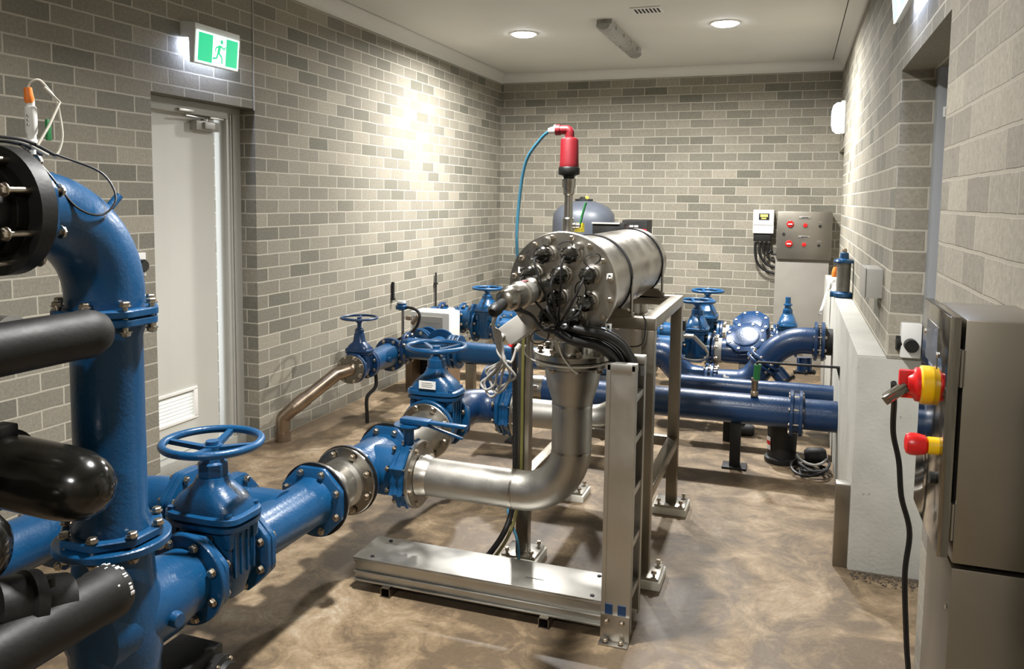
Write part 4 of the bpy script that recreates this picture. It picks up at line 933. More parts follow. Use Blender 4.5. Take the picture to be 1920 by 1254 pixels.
# ================================================================ LEFT WALL LINE (valves towards the back)
XL, ZL = .40, .43
t = T('drain_pipe', 'slanting stainless drain pipe from the floor by the left wall', 'pipe', (.1, 4.4, 0))
P0, P1 = V((.09, 4.37, 0)), V((XL, 4.66, ZL))
mb = MB(); mb.tube(fillet([(.09, 4.37, 0), (.09, 4.37, .15), (.155, 4.40, .215), (.34, 4.62, ZL-.02), (XL, 4.68, ZL), (XL, 4.7, ZL)], [.035, .03, .04, .01], 6), .044, 24); t.part('pipe', mb, M_copper)
mb = MB(); d_ = (V((.34, 4.62, ZL-.02))-V((.155, 4.40, .215))).normalized(); mb.cyl(V((.155, 4.40, .215))+d_*.02, V((.155, 4.40, .215))+d_*.1, .048); t.part('collar', mb, M_copper)
mb = MB(); mb.cyl((.09, 4.37, 0), (.09, 4.37, .06), .05); t.part('collar', mb, M_copper)
flange(t, (XL, 4.69, ZL), (-.25, 1, -.1), .095, .016, M_ss, bolt=.013, blen=.05, nb=4)
gate_valve('small dark blue gate valve against the left wall, at the drain pipe top', (XL, 4.81, ZL), 0, .66, .19, .33, .12, .1, mt=M_blued, bolt=.013, nb=8, ph=.4)
t = T('pipe_reducer', 'blue bolted reducer beyond the small drain valve', 'pipe fitting', (XL, 5.1, ZL-.12))
mb = MB(); mb.lathe([(4.91, .07), (4.96, .072), (5.18, .085), (5.24, .088)], (XL, 0, ZL), yd, 32); mb.lathe([(0, .02), (.02, .02)], (XL+.08, 5.08, ZL), (1, 0, 0), 12); t.part('cone', mb, M_blue)
flange(t, (XL, 4.92, ZL), yd, .1, .018, M_blued); flange(t, (XL, 5.25, ZL), yd, .122, .02, M_blued, bolt=.015, blen=.06)
t = T('flow_pipe', 'blue pipe with grey tape joint behind the bolted reducer', 'pipe', (XL, 5.6, ZL-.1))
mb = MB(); mb.lathe([(5.27, .075), (5.3, .06), (5.9, .06)], (XL, 0, ZL), yd, 28); t.part('pipe', mb, M_blue)
flange(t, (XL, 5.91, ZL), yd, .11, .02, M_blue)
mb = MB(); mb.lathe([(5.57, .063), (5.66, .063)], (XL, 0, ZL), yd, 28); t.part('tape_joint', mb, M_sealant, label='grey taped joint')
flange(t, (XL, 5.27, ZL), yd, .122, .02, M_blued); flange(t, (XL, 5.72, ZL), yd, .12, .02, M_blue, bolt=.014, blen=.07); flange(t, (XL, 5.76, ZL), yd, .12, .02, M_blue)
t = T('pressure_transmitter', 'blue-headed transmitter with coiled cable on a stand pipe', 'sensor', (.42, 5.45, .5))
mb = MB(); mb.cyl((.42, 5.42, ZL), (.42, 5.42, .74), .011); t.part('stem', mb, M_ss)
mb = MB(); mb.lathe([(.735, .02), (.745, .045), (.77, .045), (.775, .035), (.79, .035)], (.41, 5.42, 0), (0, 0, 1), 20); t.part('head', mb, M_blue)
mb = MB(); mb.lathe([(0, .033), (.015, .03)], (.41, 5.42, .79), (0, 0, 1), 20); t.part('cap', mb, M_ltgrey)
mb = MB(); mb.cbox((.47, 5.42, .68), (.04, .03, .03), .004); mb.cyl((.5, 5.42, .64), (.55, 5.42, .7), .018); t.part('fitting', mb, M_copper)
cable('black cable curling from the blue-headed transmitter down to the pipe', [(.44, 5.42, .76), (.52, 5.4, .755), (.57, 5.39, .72), (.56, 5.38, .64), (.5, 5.38, .57), (.42, 5.4, .53), (.36, 5.4, .5)], .011, M_cable)
cable('black pipe strap hanging under the blue reducer', [(XL+.02, 5.0, ZL-.08), (XL+.02, 5.0, .25), (XL-.02, 4.95, .18), (XL-.02, 4.95, .05), (XL-.02, 4.95, .0)], .013, M_rubber, name='support_strap', cat='strap')
# tee and blue cross pipe
t = T('flanged_tee', 'blue tee with blanked bolted end left of the cross pipe', 'pipe fitting', (.75, 5.25, ZL-.1))
yc, zc = 5.22, .495
mb = MB(); mb.lathe([(.56, .075), (.9, .075)], (0, yc, zc), (1, 0, 0), 32); mb.lathe([(0, .07), (.22, .066)], (.74, yc, zc), (-.1, 1, 0), 28); t.part('body', mb, M_blue)
flange(t, (.56, yc, zc), (1, 0, 0), .118, .02, M_blued, bolt=.015, blen=.05); flange(t, (.90, yc, zc), (1, 0, 0), .118, .02, M_blue); flange(t, (.72, yc+.23, zc), (-.1, 1, 0), .115, .02, M_blue)
t = T('cross_pipe', 'thick blue cross pipe running behind the reactor frame', 'pipe', (1.5, yc, zc-.08))
mb = MB(); mb.lathe([(.935, .075), (2.2, .075)], (0, yc, zc), (1, 0, 0), 36); t.part('pipe', mb, M_blue)
flange(t, (.925, yc, zc), (1, 0, 0), .118, .02, M_blue, bolt=.015, blen=.07); flange(t, (.965, yc, zc), (1, 0, 0), .118, .016, M_blue)
mb = MB(); mb.lathe([(1.62, .0785), (1.72, .0785)], (0, yc, zc), (1, 0, 0), 36); t.part('coupling', mb, M_ss)
for x in (1.05, 2.0):
    mb = MB(); mb.box((x-.03, yc-.03, 0), (x+.03, yc+.03, zc-.07), .004); t.part('pipe_support', mb, M_frame)
# second long pipe seen below (joins the right hand header)
# white cabinet on a board stand
t = T('equipment_cabinet', 'white box cabinet with grey front beside the left wall', 'cabinet', (.4, 6.0, .36))
mb = MB(); mb.box((.21, 5.97, .36), (.56, 6.2, .65), .02); t.part('case', mb, M_whitep)
mb = MB(); mb.box((.235, 5.962, .385), (.50, 5.975, .615), .004); pn = t.part('front_panel', mb, M_grey, label='grey recessed front panel')
for z in (.44, .5, .56):
    mb = MB(); mb.box((.25, 5.9605, z), (.485, 5.963, z+.003)); t.part('seam', mb, M_gcable, pn)
t = T('board_stand', 'brown board stand beneath the white box cabinet', 'stand', (.4, 6.05, 0))
for xa in (.18, .5):
    mb = MB(); mb.box((xa, 5.95, 0), (xa+.06, 6.2, .36)); t.part('upright', mb, M_wood)
mb = MB(); mb.box((.24, 6.1, .1), (.5, 6.15, .36)); t.part('back_board', mb, M_dark)
t = T('conduit_stub', 'short black conduit clipped to the left wall above the white cabinet', 'conduit', (0, 6.05, .7))
mb = MB(); mb.cyl((.015, 6.05, .72), (.015, 6.05, .87), .012); mb.cyl((.015, 6.05, .72), (.015, 6.05, .735), .02); t.part('tube', mb, M_rubber)
t = T('conduit_stub', 'thin black rod with clamp standing off the left wall near the far valve', 'conduit', (0, 6.9, .7))
mb = MB(); mb.cyl((.02, 6.9, .55), (.02, 6.9, .88), .008); mb.cyl((.02, 6.9, .77), (.02, 6.9, .785), .02); t.part('tube', mb, M_rubber)
# far left valve group, pipes along X at Y ~6.6
t = T('manifold_pipe', 'blue flanged pipe entering the far left valve from the wall', 'pipe', (.4, 6.6, .45))
mb = MB(); mb.lathe([(.12, .085), (.34, .085), (.36, .1), (.52, .1), (.53, .09)], (0, 6.6, .52), (1, 0, 0), 32); t.part('pipe', mb, M_blue)
flange(t, (.22, 6.6, .52), (1, 0, 0), .13, .03, M_blued, bolt=.016, blen=.06); flange(t, (.42, 6.6, .52), (1, 0, 0), .135, .022, M_blue, bolt=.016, blen=.07); flange(t, (.52, 6.6, .52), (1, 0, 0), .13, .022, M_blue)
mb = MB(); mb.lathe([(0, .035), (.02, .045), (.05, .045), (.06, .03)], (.36, 6.48, .56), (.1, -.6, .5), 18); t.part('end_plug', mb, M_whitep, label='white plug')
gate_valve('blue gate valve with handwheel in the far left corner, nearer one', (.645, 6.6, .45), PI/2, .95, .22, .345, .122, .13, mt=M_blue, bolt=.015, ph=.2)
t = T('manifold_pipe', 'blue flanged pipe leaving the far left valve towards the reactor', 'pipe', (1.1, 6.6, .4))
mb = MB(); mb.lathe([(.77, .09), (1.9, .085)], (0, 6.6, .45), (1, 0, 0), 32); t.part('pipe', mb, M_blue)
flange(t, (.775, 6.6, .45), (1, 0, 0), .13, .022, M_blue); flange(t, (.98, 6.6, .45), (1, 0, 0), .13, .022, M_blue, bolt=.015, blen=.07); flange(t, (1.005, 6.6, .45), (1, 0, 0), .13, .022, M_blue)
gate_valve('blue gate valve in the back left corner, mostly behind the reactor', (.84, 7.2, .45), PI/2, .95, .22, .36, .122, .13, mt=M_blue, bolt=.015)
t = T('manifold_pipe', 'blue pipe along the back wall through the rearmost left valve', 'pipe', (1.1, 7.2, .4))
mb = MB(); mb.box((.5, 7.17, 0), (.56, 7.23, .38)); mb.lathe([(.3, .08), (.72, .08)], (0, 7.2, .45), (1, 0, 0), 28); mb.lathe([(.96, .08), (2.1, .08)], (0, 7.2, .45), (1, 0, 0), 28); t.part('pipe', mb, M_blue)
for x in (.8-.08, .96): flange(t, (x, 7.2, .45), (1, 0, 0), .125, .02, M_blue)

# ================================================================ BACK: TANK, PUMP DRIVES, PANELS
t = T('pressure_tank', 'slate grey domed pressure tank behind the reactor', 'tank', (1.155, 7.95, 0))
mb = MB(); r = .31; mb.lathe([(.05, .2), (.08, .26), (.15, r), (1.33, r), (1.36, r), (1.43, r*.97), (1.49, r*.82), (1.53, r*.6), (1.555, r*.35), (1.565, r*.1)], (1.155, 7.95, 0), (0, 0, 1), 56); t.part('shell', mb, M_tank)
mb = MB(); mb.lathe([(0, .24), (.06, .24)], (1.155, 7.95, 0), (0, 0, 1), 40); t.part('base_ring', mb, M_tank)
mb = MB(); mb.lathe([(1.56, .09), (1.575, .09), (1.58, .05), (1.6, .03)], (1.155, 7.95, 0), (0, 0, 1), 24); t.part('valve_cap', mb, M_rubber)
mb = MB(); mb.cbox((1.19, 7.93, 1.59), (.03, .03, .03), .004); t.part('tag', mb, M_yel2)
t = T('pump_drive', 'front black pump drive with pale top edge behind the reactor', 'pump drive', (1.5, 7.6, 1.25))
mb = MB(); mb.box((1.385, 7.36, 1.02), (1.68, 7.6, 1.36), .012); t.part('case', mb, M_black)
mb = MB(); mb.box((1.38, 7.35, 1.35), (1.64, 7.38, 1.365), .004); t.part('trim_strip', mb, M_grey)
mb = MB(); mb.cyl((1.53, 7.5, 0), (1.53, 7.5, 1.03), .1); t.part('pump_column', mb, M_ss)
t = T('pump_drive', 'rear black pump drive with red display stripe', 'pump drive', (1.75, 7.7, 1.25))
mb = MB(); mb.box((1.60, 7.66, 1.02), (1.84, 7.95, 1.385), .012); t.part('case', mb, M_black)
mb = MB(); mb.box((1.66, 7.652, 1.24), (1.835, 7.662, 1.30), .003); t.part('stripe', mb, M_redb, label='red stripe')
for k in range(2):
    mb = MB(); mb.box((1.675+k*.045, 7.651, 1.318), (1.71+k*.045, 7.66, 1.335)); t.part('mark', mb, M_whitep)
mb = MB(); mb.cyl((1.74, 7.8, 0), (1.74, 7.8, 1.03), .1); t.part('pump_column', mb, M_ss)

YP = 8.62
def pj_cabinet(): pass
t = T('control_panel', 'stainless control panel with red switches on a grey pedestal at back wall', 'control panel', (3.27, 8.5, 0))
px0, px1, pz0, pz1, pf = 2.985, 3.475, 1.02, 1.475, 8.40
mb = MB(); mb.box((px0, pf+.02, pz0), (px1, YB, pz1), .006); t.part('case', mb, M_ssb)
mb = MB(); mb.box((px0-.004, pf, pz0-.004), (px1+.004, pf+.022, pz1+.004), .004); dr = t.part('door', mb, M_ssb)
mb = MB(); mb.box((px0-.01, pf+.03, 0), (px1-.01, YB, pz0), .004); t.part('pedestal', mb, mat('pedestal_paint', '88847c', .5, var=.05), label='grey pedestal')
def at(u, v, cx0=1460, cx1=1563, cv0=397, cv1=490): return px0+(u-cx0)/(cx1-cx0)*(px1-px0), pz1-(v-cv0)/(cv1-cv0)*(pz1-pz0)
for (u, v) in ((1484, 421), (1483, 460)):
    x, z = at(u, v); mb = MB(); mb.lathe([(0, .034), (.014, .032), (.018, .028)], (x, pf, z), (0, -1, 0), 24); sw = t.part('rotary_switch', mb, M_redb, label='red rotary switch')
    mb = MB(); mb.cbox((x, pf-.026, z), (.04, .016, .012), .003); t.part('pointer', mb, M_ltgrey, sw)
for (u, v) in ((1513, 423), (1512, 461)):
    x, z = at(u, v); mb = MB(); mb.lathe([(0, .02), (.012, .02), (.02, .012)], (x, pf, z), (0, -1, 0), 20); lp_ = t.part('indicator', mb, M_redb)
    mb = MB(); ringsolid(mb, (x, pf-.008, z), (0, 1, 0), .018, .024, .008, 24); t.part('bezel', mb, M_ss, lp_)
for (u, v) in ((1541, 424), (1540, 462), (1472, 441)):
    x, z = at(u, v); mb = MB(); mb.lathe([(0, .014), (.01, .014)], (x, pf, z), (0, -1, 0), 18); t.part('key_lock', mb, M_rubber)
for (u, v) in ((1512, 408), (1512, 446)):
    x, z = at(u, v); mb = MB(); mb.box((x-.055, pf-.004, z-.012), (x+.055, pf, z+.012), .001); t.part('label_plate', mb, M_alu)
    mb = MB(); mb.box((x-.03, pf-.005, z-.004), (x+.03, pf-.0035, z+.004)); t.part('print', mb, M_rubber)
for (u, v) in ((1541, 416), (1540, 454)):
    x, z = at(u, v); mb = MB(); mb.box((x-.02, pf-.003, z-.005), (x+.02, pf, z+.005)); t.part('label_plate', mb, M_alu)

t = T('drive_unit', 'pale grey drive unit with small screen beside the control panel', 'drive unit', (2.85, 8.6, 1.25))
mb = MB(); mb.box((2.745, 8.55, 1.255), (2.945, YB, 1.49), .008); t.part('case', mb, M_ltgrey)
mb = MB(); mb.box((2.75, 8.543, 1.34), (2.94, 8.555, 1.487), .004); t.part('cover', mb, M_whitep)
mb = MB(); mb.box((2.80, 8.538, 1.39), (2.9, 8.545, 1.455), .003); sc_ = t.part('display', mb, M_rubber)
mb = MB(); mb.box((2.815, 8.536, 1.42), (2.885, 8.539, 1.445)); mb.box((2.825, 8.536, 1.40), (2.87, 8.539, 1.411)); t.part('screen', mb, M_screen, sc_)
mb = MB(); mb.box((2.755, 8.57, 1.175), (2.92, YB, 1.256), .004); t.part('gland_plate', mb, M_black)
for k in range(4):
    x = 2.775+k*.042
    mb = MB(); mb.cyl((x, 8.6, 1.2), (x, 8.6, 1.165), .015, n=12); t.part('cable_gland', mb, M_whitep if k != 9 else M_black)
GD = 'four curved black cables below the drive unit'
names4 = ['outermost', 'second outermost', 'second innermost', 'innermost']
for k in range(4):
    x = 2.775+k*.042; zt = .87+.055*k
    cable(f'{names4[k]} of the four black cables curving from drive unit to panel', [(x, 8.6, 1.17), (x, 8.6, 1.06), (x+.03, 8.6, zt+.08-.01*k), (x+.1-.02*k, 8.6, zt+.015), (2.99, 8.6, zt-.02+.012*k), (3.02, 8.6, zt-.02+.012*k)], .0125, M_cable, 10, group=GD)

# ================================================================ RIGHT HEADER PIPES INTO THE PLINTH
YM, ZM, RM = 4.92, .357, .089
t = T('header_pipe', 'long thick blue header pipe entering the concrete upstand, in front', 'pipe', (2.5, YM, ZM-RM))
mb = MB(); mb.lathe([(1.30, RM), (3.42, RM)], (0, YM, ZM), (1, 0, 0), 40); t.part('pipe', mb, M_blued)
flange(t, (3.165, YM, ZM), (1, 0, 0), .132, .02, M_blued, bolt=.015, blen=.085, bc=V((3.19, YM, ZM))); flange(t, (3.215, YM, ZM), (1, 0, 0), .132, .02, M_blued)
mb = MB(); mb.lathe([(3.175, .115), (3.205, .115)], (0, YM, ZM), (1, 0, 0), 32); t.part('gasket', mb, M_blued)
mb = MB(); mb.lathe([(1.58, RM+.004), (1.68, RM+.004)], (0, YM, ZM), (1, 0, 0), 40); cp_ = t.part('coupling', mb, M_ss, label='stainless coupling band')
mb = MB(); mb.box((1.6, YM-RM-.02, ZM+.02), (1.66, YM-RM, ZM+.05), .004); t.part('lug', mb, M_ss, cp_)
mb = MB(); mb.lathe([(1.28, .125), (1.30, .125)], (0, YM, ZM), (1, 0, 0), 36); t.part('end_flange', mb, M_blued)
for x in (1.5, 2.86):
    mb = MB(); mb.box((x-.03, YM-.03, 0), (x+.03, YM+.03, ZM-RM+.004), .004); mb.box((x-.07, YM-.06, 0), (x+.07, YM+.06, .012), .002); t.part('pipe_support', mb, M_rubber)
YS, ZS = 5.46, .36
t = T('header_pipe', 'thinner blue pipe running behind the thick header into the upstand', 'pipe', (2.9, YS, ZS-.06))
mb = MB(); mb.lathe([(2.40, .057), (3.42, .057)], (0, YS, ZS), (1, 0, 0), 32); mb.lathe([(3.05, .06), (3.42, .06)], (0, YS, ZS), (1, 0, 0), 32); t.part('pipe', mb, M_blued)
flange(t, (2.42, YS, ZS), (1, 0, 0), .1, .02, M_blued, bolt=.014, blen=.05)
mb = MB(); mb.box((2.75, YS-.025, 0), (2.8, YS+.025, ZS-.05), .004); t.part('pipe_support', mb, M_rubber)
# S-bend
YV = 5.85
t = T('offset_bend', 'blue S-shaped offset pipe rising to a flange at the upstand', 'pipe', (3.0, YV, .2))
ZT, ZLW = .635, .30
mb = MB(); mb.tube(fillet([(3.33, YV, ZT), (3.10, YV, ZT), (2.88, YV, ZLW+.01), (2.62, YV, ZLW+.0)], [.27, .17], 14), .089, 36)
mb.cbox((3.06, YV, ZT+.09), (.01, .06, .03), .002); t.part('pipe', mb, M_blued)
d_ = V((.22, 0, ZT-ZLW-.01)).normalized(); c_ = V((2.98, YV, .465))
flange(t, c_-d_*.013, d_, .128, .018, M_blued, bolt=.014, blen=.08, bc=c_); flange(t, c_+d_*.02, d_, .128, .018, M_blued)
flange(t, (3.305, YV, ZT), (1, 0, 0), .132, .02, M_blued, bolt=.015, blen=.085, bc=V((3.33, YV, ZT))); flange(t, (3.35, YV, ZT), (1, 0, 0), .132, .02, M_blued)
mb = MB(); mb.lathe([(3.35, .09), (3.42, .09)], (0, YV, ZT), (1, 0, 0), 32); t.part('stub', mb, M_rubber)
mb = MB(); mb.lathe([(2.715, .092), (2.79, .092)], (0, YV, ZLW), (1, 0, 0), 36); t.part('coupling', mb, M_sealant, label='pale coupling band')
flange(t, (2.635, YV, ZLW), (1, 0, 0), .128, .02, M_blued, bolt=.014, blen=.08)
t = T('pipe_bend', 'dark blue elbow left of the S-shaped offset pipe', 'pipe fitting', (2.5, YV, .2))
mb = MB(); mb.tube(fillet([(2.6, YV, ZLW), (2.44, YV, ZLW+.02), (2.3, YV, .47), (2.1, YV, .47)], [.16, .1], 12), .095, 34); t.part('body', mb, M_blued)
flange(t, (2.6, YV, ZLW), (1, 0, 0), .128, .022, M_blued, bolt=.014, blen=.05)
for dx in (.0, .035): flange(t, (2.2+dx, YV, .47), (1, 0, 0), .135, .018, M_blued)
# strainer plugs below
for lab, x, y, ax in (('black bolted flange plug under the S-shaped offset pipe, left one', 3.06, YV-.02, (.6, -.2, -.7)), ('black bolted flange plug under the S-shaped offset pipe, right one', 3.24, YV+.1, (.05, -.1, -1))):
    t = T('drain_plug', lab, 'pipe fitting', (x, y, .3))
    c_ = V((x, y, .42 if x < 3.2 else .5))
    mb = MB(); mb.lathe([(0, .05), (.1, .05)], c_, ax, 20); t.part('stub', mb, M_blued); flange(t, c_+V(ax).normalized()*.1, ax, .075, .018, M_rubber, bolt=.012, blen=.04, nb=4); 
# check valves
def check_valve(label, x, y, z, s=1.0):
    t = T('check_valve', label, 'valve', (x, y, z-.1*s))
    mb = MB(); mb.lathe([(-.16*s, .088*s), (-.12*s, .092*s), (.12*s, .092*s), (.16*s, .088*s)], (x, y, z), (1, 0, 0), 36); t.part('body', mb, M_blued)
    mb = MB(); mb.loft([(z+.0*s, .11*s, .085*s, 3, x+.01, y+.01), (z+.09*s, .1*s, .07*s, 3, x+.01, y+.02)], 28); t.part('neck', mb, M_blued)
    tilt = V((-.12, -.62, .8)).normalized()
    for k in range(2):
        flange(t, V((x+.02, y-.01, z+.085*s))+tilt*.04*k, tilt, .152*s, .022, M_blued, octo=True, bolt=.016 if k else 0, blen=.075, bc=V((x+.02, y-.01, z+.085*s))+tilt*.02)
    mb = MB(); mb.lathe([(.045, .1*s), (.058, .096*s), (.062, .08*s)], V((x+.02, y-.01, z+.085*s)), tilt, 28); t.part('cover_dome', mb, M_blued)
    mb = MB(); mb.lathe([(-.205*s, .093*s), (-.155*s, .093*s)], (x, y, z), (1, 0, 0), 36); t.part('coupling', mb, M_sealant, label='pale coupling band')
    flange(t, (x-.216*s, y, z), (1, 0, 0), .13*s, .02, M_blued, bolt=.014, blen=.07)
    mb = MB(); mb.lathe([(.15*s, .088*s), (.2*s, .08*s)], (x, y, z), (1, 0, 0), 32); t.part('outlet', mb, M_blued)
    flange(t, (x+.2*s, y, z), (1, 0, 0), .125*s, .02, M_blued, bolt=.014, blen=.06)
    mb = MB(); mb.box((x-.03, y-.03, 0), (x+.03, y+.03, z-.085*s), .004); t.part('pipe_support', mb, M_frame)
    return t
check_valve('blue check valve with bolted domed cover behind the S-bend, front one', 2.82, 6.25, .455)
check_valve('blue check valve with bolted domed cover nearest the back wall', 2.82, 6.95, .455)
gate_valve('blue gate valve with solid handwheel right of the frame, front one', (2.475, 6.25, .455), PI/2, .95, .22, .365, .123, .13, mt=M_blue, bolt=.014)
gate_valve('blue gate valve with raised handwheel right of the frame, rear one', (2.48, 6.95, .455), PI/2, .95, .22, .37, .123, .13, mt=M_blue, bolt=.014)
gate_valve('blue gate valve with square spindle cap and no wheel before the pedestal', (3.115, 6.95, .44), PI/2, .85, .17, .33, .12, .12, mt=M_blue, wheel=False, bolt=.013)
for y_, lab in ((6.25, 'blue pipe feeding the front right-hand gate valve'), (6.95, 'blue pipe feeding the rear right-hand gate valve')):
    t = T('manifold_pipe', lab, 'pipe', (2.2, y_, .36))
    mb = MB(); mb.lathe([(1.95, .085), (2.36, .085)], (0, y_, .455), (1, 0, 0), 32); t.part('pipe', mb, M_blue)
    flange(t, (2.352, y_, .455), (1, 0, 0), .13, .02, M_blue); flange(t, (2.1, y_, .455), (1, 0, 0), .13, .02, M_blue, bolt=.014, blen=.06)
# gauge cock and small fittings between frame leg and valve
t = T('solenoid_valve', 'black solenoid with brass fittings before the front right gate valve', 'valve', (2.42, 5.9, .5))
mb = MB(); mb.box((2.395, 5.78, .66), (2.445, 5.84, .73), .004); t.part('coil', mb, M_rubber)
mb = MB(); mb.cyl((2.42, 5.81, .58), (2.42, 5.81, .66), .02); mb.cyl((2.36, 5.81, .62), (2.5, 5.81, .62), .016); mb.cyl((2.5, 5.81, .62), (2.58, 5.83, .54), .014); t.part('fittings', mb, M_ss)
cable('thin steel tube curving down by the solenoid valve', [(2.58, 5.83, .54), (2.6, 5.83, .5), (2.58, 5.82, .46), (2.5, 5.8, .45), (2.4, 5.78, .47)], .009, M_ss)
# valve key lying on the header
t = T('valve_key', 'black T-handled valve key with green grip leaning over the header', 'tool', (3.0, 4.85, .45))
mb = MB(); mb.tube(fillet([(2.962, 4.88, .56), (2.964, 4.87, .648), (3.41, 4.87, .652)], .02, 6), .0075, 10); mb.tube([(3.40, 4.87, .655), (3.415, 4.88, .6), (3.425, 4.9, .545)], .011, 8); t.part('rod', mb, M_rubber)
mb = MB(); mb.cyl((2.966, 4.885, .545), (2.972, 4.87, .635), .019); t.part('grip', mb, M_green, label='green grip')
mb = MB(); mb.lathe([(.445, .022), (.47, .022), (.475, .018), (.53, .02), (.535, .024), (.55, .022)], (2.958, 4.89, 0), (0, 0, 1), 14); t.part('socket', mb, M_copper)
# steel post against the upstand
t = T('cover_post', 'short stainless cover post standing against the upstand corner', 'post', (3.385, 3.73, 0))
mb = MB(); mb.box((3.352, 3.70, 0), (3.41, 3.76, .36), .003); t.part('case', mb, M_frame)
mb = MB(); mb.box((3.352, 3.70, .36), (3.41, 3.76, .368), .002); t.part('cap', mb, M_alu)
# loose dirt along the foot of the upstand
mb = MB(); rg = random.Random(11)
for k in range(420):
    x = rg.uniform(3.42, 3.84); d_ = abs(rg.gauss(0, .045)); r_ = rg.uniform(.0015, .005)
    c_ = V((x, 3.678-d_, r_*.3)); q_ = Quaternion((rg.random(), rg.random(), rg.random()), rg.uniform(0, 6))
    vs = [mb.v(c_+q_ @ (V(p)*r_)) for p in ((1, 1, 1), (-1, -1, 1), (-1, 1, -1), (1, -1, -1))]
    for a, b, c in ((0, 1, 2), (0, 3, 1), (0, 2, 3), (1, 3, 2)): mb.f((vs[a], vs[b], vs[c]))
o = single('dirt', mb, mat('loose_dirt', '4a4034', .9, var=.3, vs=40), 'loose brown dirt and grit along the foot of the concrete upstand', 'dirt', flat=True)
o['kind'] = 'stuff'
# bin
t = T('black_drum', 'black ribbed drum with red and white label under the header', 'drum', (3.12, 5.13, 0))
mb = MB(); mb.lathe([(0, .095), (.01, .1), (.03, .1), (.035, .082), (.24, .088), (.25, .09), (.255, .082)], (3.12, 5.13, 0), (0, 0, 1), 36); t.part('shell', mb, M_rubber)
mb = MB()
A, B = [], []
for i in range(7):
    a = PI+.25+.5*i/6; A.append(mb.v((3.12+.0875*math.cos(a), 5.13+.0875*math.sin(a), .08))); B.append(mb.v((3.12+.09*math.cos(a), 5.13+.09*math.sin(a), .16)))
for i in range(6): mb.f((A[i], A[i+1], B[i+1], B[i]))
lb_ = t.part('label', mb, M_whitep)
mb = MB()
A, B = [], []
for i in range(7):
    a = PI+.25+.5*i/6; A.append(mb.v((3.12+.0885*math.cos(a), 5.13+.0885*math.sin(a), .11))); B.append(mb.v((3.12+.0905*math.cos(a), 5.13+.0905*math.sin(a), .135)))
for i in range(6): mb.f((A[i], A[i+1], B[i+1], B[i]))
t.part('stripe', mb, M_redb, lb_)
# coiled leads on the floor
rng = random.Random(3)
for k in range(5):
    cx_, cy_, r_ = 3.285+rng.uniform(-.02, .02), 5.0+rng.uniform(-.1, .1), rng.uniform(.06, .095); ph = rng.uniform(0, 6)
    pts = [(cx_+r_*math.cos(ph+u)*1.05, cy_+r_*1.3*math.sin(ph+u), .012+.012*k+.012*math.sin(2*u+k)) for u in [2*PI*i/14 for i in range(18)]]
    cable(['black lead lying coiled at the upstand foot, under the pale one'][0] if k < 4 else 'pale grey lead on top of the coiled black leads', pts, .008, M_cable if k < 4 else M_gcable, 8, group='coiled black leads at the upstand foot' if k < 4 else None)
t = T('hand_pump', 'small black pump body lying among the coiled leads', 'pump', (3.32, 5.05, 0))
mb = MB(); mb.lathe([(0, .03), (.02, .045), (.1, .045), (.12, .03)], (3.25, 5.06, .075), (1, .1, .1), 20); t.part('body', mb, M_rubber)
# drain fittings under header
t = T('drain_valve', 'black drain valve lying under the thick header pipe', 'valve', (2.84, 5.6, 0))
mb = MB(); mb.lathe([(0, .03), (.05, .04), (.12, .04), (.14, .03)], (2.8, 5.62, .04), (1, 0, 0), 16); mb.cyl((2.86, 5.62, .04), (2.86, 5.62, .1), .02); t.part('body', mb, M_rubber)

# ---- on the plinth: strainer, bottle, cloth
sx, sy = 3.462, 5.9
t = T('line_strainer', 'blue capped grey strainer standing on the concrete upstand', 'strainer', (sx, sy, .935))
mb = MB(); mb.lathe([(.975, .042), (1.17, .044)], (sx, sy, 0), (0, 0, 1), 28); t.part('bowl', mb, M_strglass)
mb = MB(); mb.lathe([(1.17, .064), (1.178, .066), (1.19, .06), (1.2, .03), (1.235, .026), (1.24, .018)], (sx, sy, 0), (0, 0, 1), 28); t.part('cap', mb, M_blue, label='blue cap')
mb = MB(); mb.lathe([(1.235, .012), (1.25, .016), (1.265, .01)], (sx, sy, 0), (0, 0, 1), 14); t.part('bleed_screw', mb, M_copper)
mb = MB(); mb.lathe([(.935, .05), (.945, .066), (.965, .066), (.978, .044)], (sx, sy, 0), (0, 0, 1), 28); mb.cyl((sx-.08, sy, .955), (sx+.05, sy, .955), .02); t.part('base', mb, M_blue)
bx, by = 3.432, 6.42
t = T('spray_bottle', 'orange-capped bottle wrapped in white rag behind the blue capped strainer', 'bottle', (bx, by, .935))
mb = MB(); mb.lathe([(.935, .02), (1.02, .02), (1.03, .012), (1.05, .012)], (bx, by, 0), (0, 0, 1), 20); t.part('body', mb, M_whitep)
mb = MB(); mb.lathe([(1.03, .022), (1.06, .024), (1.085, .018), (1.1, .012)], (bx, by, 0), (0, 0, 1), 16); t.part('cap', mb, M_orange, label='orange cap')
mb = MB(); rs = []
for k, (z, r) in enumerate(((1.028, .024), (1.0, .028), (.97, .036), (.945, .046), (.938, .056))):
    rs.append([mb.v((max(bx+(r+.004*math.sin(5*a+k))*math.cos(a), 3.375), by+1.3*(r+.004*math.sin(5*a+k))*math.sin(a), z)) for a in [2*PI*i/32 for i in range(32)]])
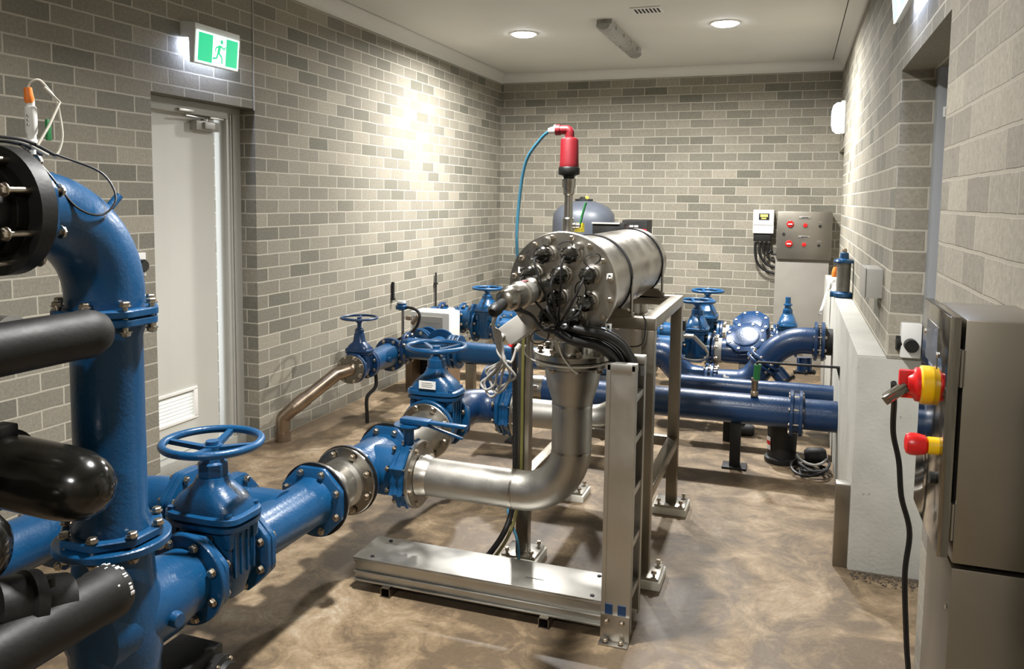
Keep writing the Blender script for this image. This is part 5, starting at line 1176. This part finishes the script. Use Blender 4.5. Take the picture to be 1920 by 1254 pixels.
for a, b in zip(rs, rs[1:]): mb.bridge(a, b)
g = []
for i in range(9):
    u = i/8-.5; row = []
    for j in range(10):
        v = j/9; z = 1.0-.25*v-.03*u*v
        row.append(mb.v((3.404-.062*v-.01*math.sin(9*u+3*v), by+u*(.07+.1*math.sin(PI*min(v*1.1, 1))), z)))
    g.append(row)
for i in range(8):
    for j in range(9): mb.f((g[i][j], g[i+1][j], g[i+1][j+1], g[i][j+1]))
bmesh.ops.solidify(mb.bm, geom=mb.bm.faces[:], thickness=.003)
single('rag', mb, M_cloth, 'white rag draped over the edge of the concrete upstand', 'cloth', angle=180)

# ================================================================ CAMERA, WORLD, VIEW
f_px, px, py = 1529.17, 941.65, 507.68
yaw, pitch, roll = .34315, .08798, -.01143
cy, sy_, cp, sp = math.cos(yaw), math.sin(yaw), math.cos(pitch), math.sin(pitch)
Fv = V((-sy_*cp, cy*cp, -sp)); r0 = V((cy, sy_, 0)); d0 = Fv.cross(r0)
Rv = r0*math.cos(roll)+d0*math.sin(roll); Dv = d0*math.cos(roll)-r0*math.sin(roll)
cam = bpy.data.cameras.new('camera'); co = bpy.data.objects.new('camera', cam); COL.objects.link(co)
cam.sensor_fit = 'HORIZONTAL'; cam.sensor_width = 36; cam.lens = f_px/1920*36
cam.shift_x = (960-px)/1920; cam.shift_y = (py-627)/1920; cam.clip_start = .05
m = Matrix.Identity(4)
for i in range(3): m[i][0] = Rv[i]; m[i][1] = -Dv[i]; m[i][2] = -Fv[i]
m.translation = (3.13872, 0, 1.56924); co.matrix_world = m
SC.camera = co
w = bpy.data.worlds.new('sky'); SC.world = w; w.use_nodes = True
bg = w.node_tree.nodes['Background']; bg.inputs[0].default_value = (.9, .95, 1, 1); bg.inputs[1].default_value = 2.4
SC.view_settings.view_transform = 'Standard'; SC.view_settings.look = 'None'; SC.view_settings.gamma = 1
SC.view_settings.use_curve_mapping = False; SC.view_settings.exposure = .44
SC.cycles.diffuse_bounces = 6; SC.cycles.max_bounces = 14
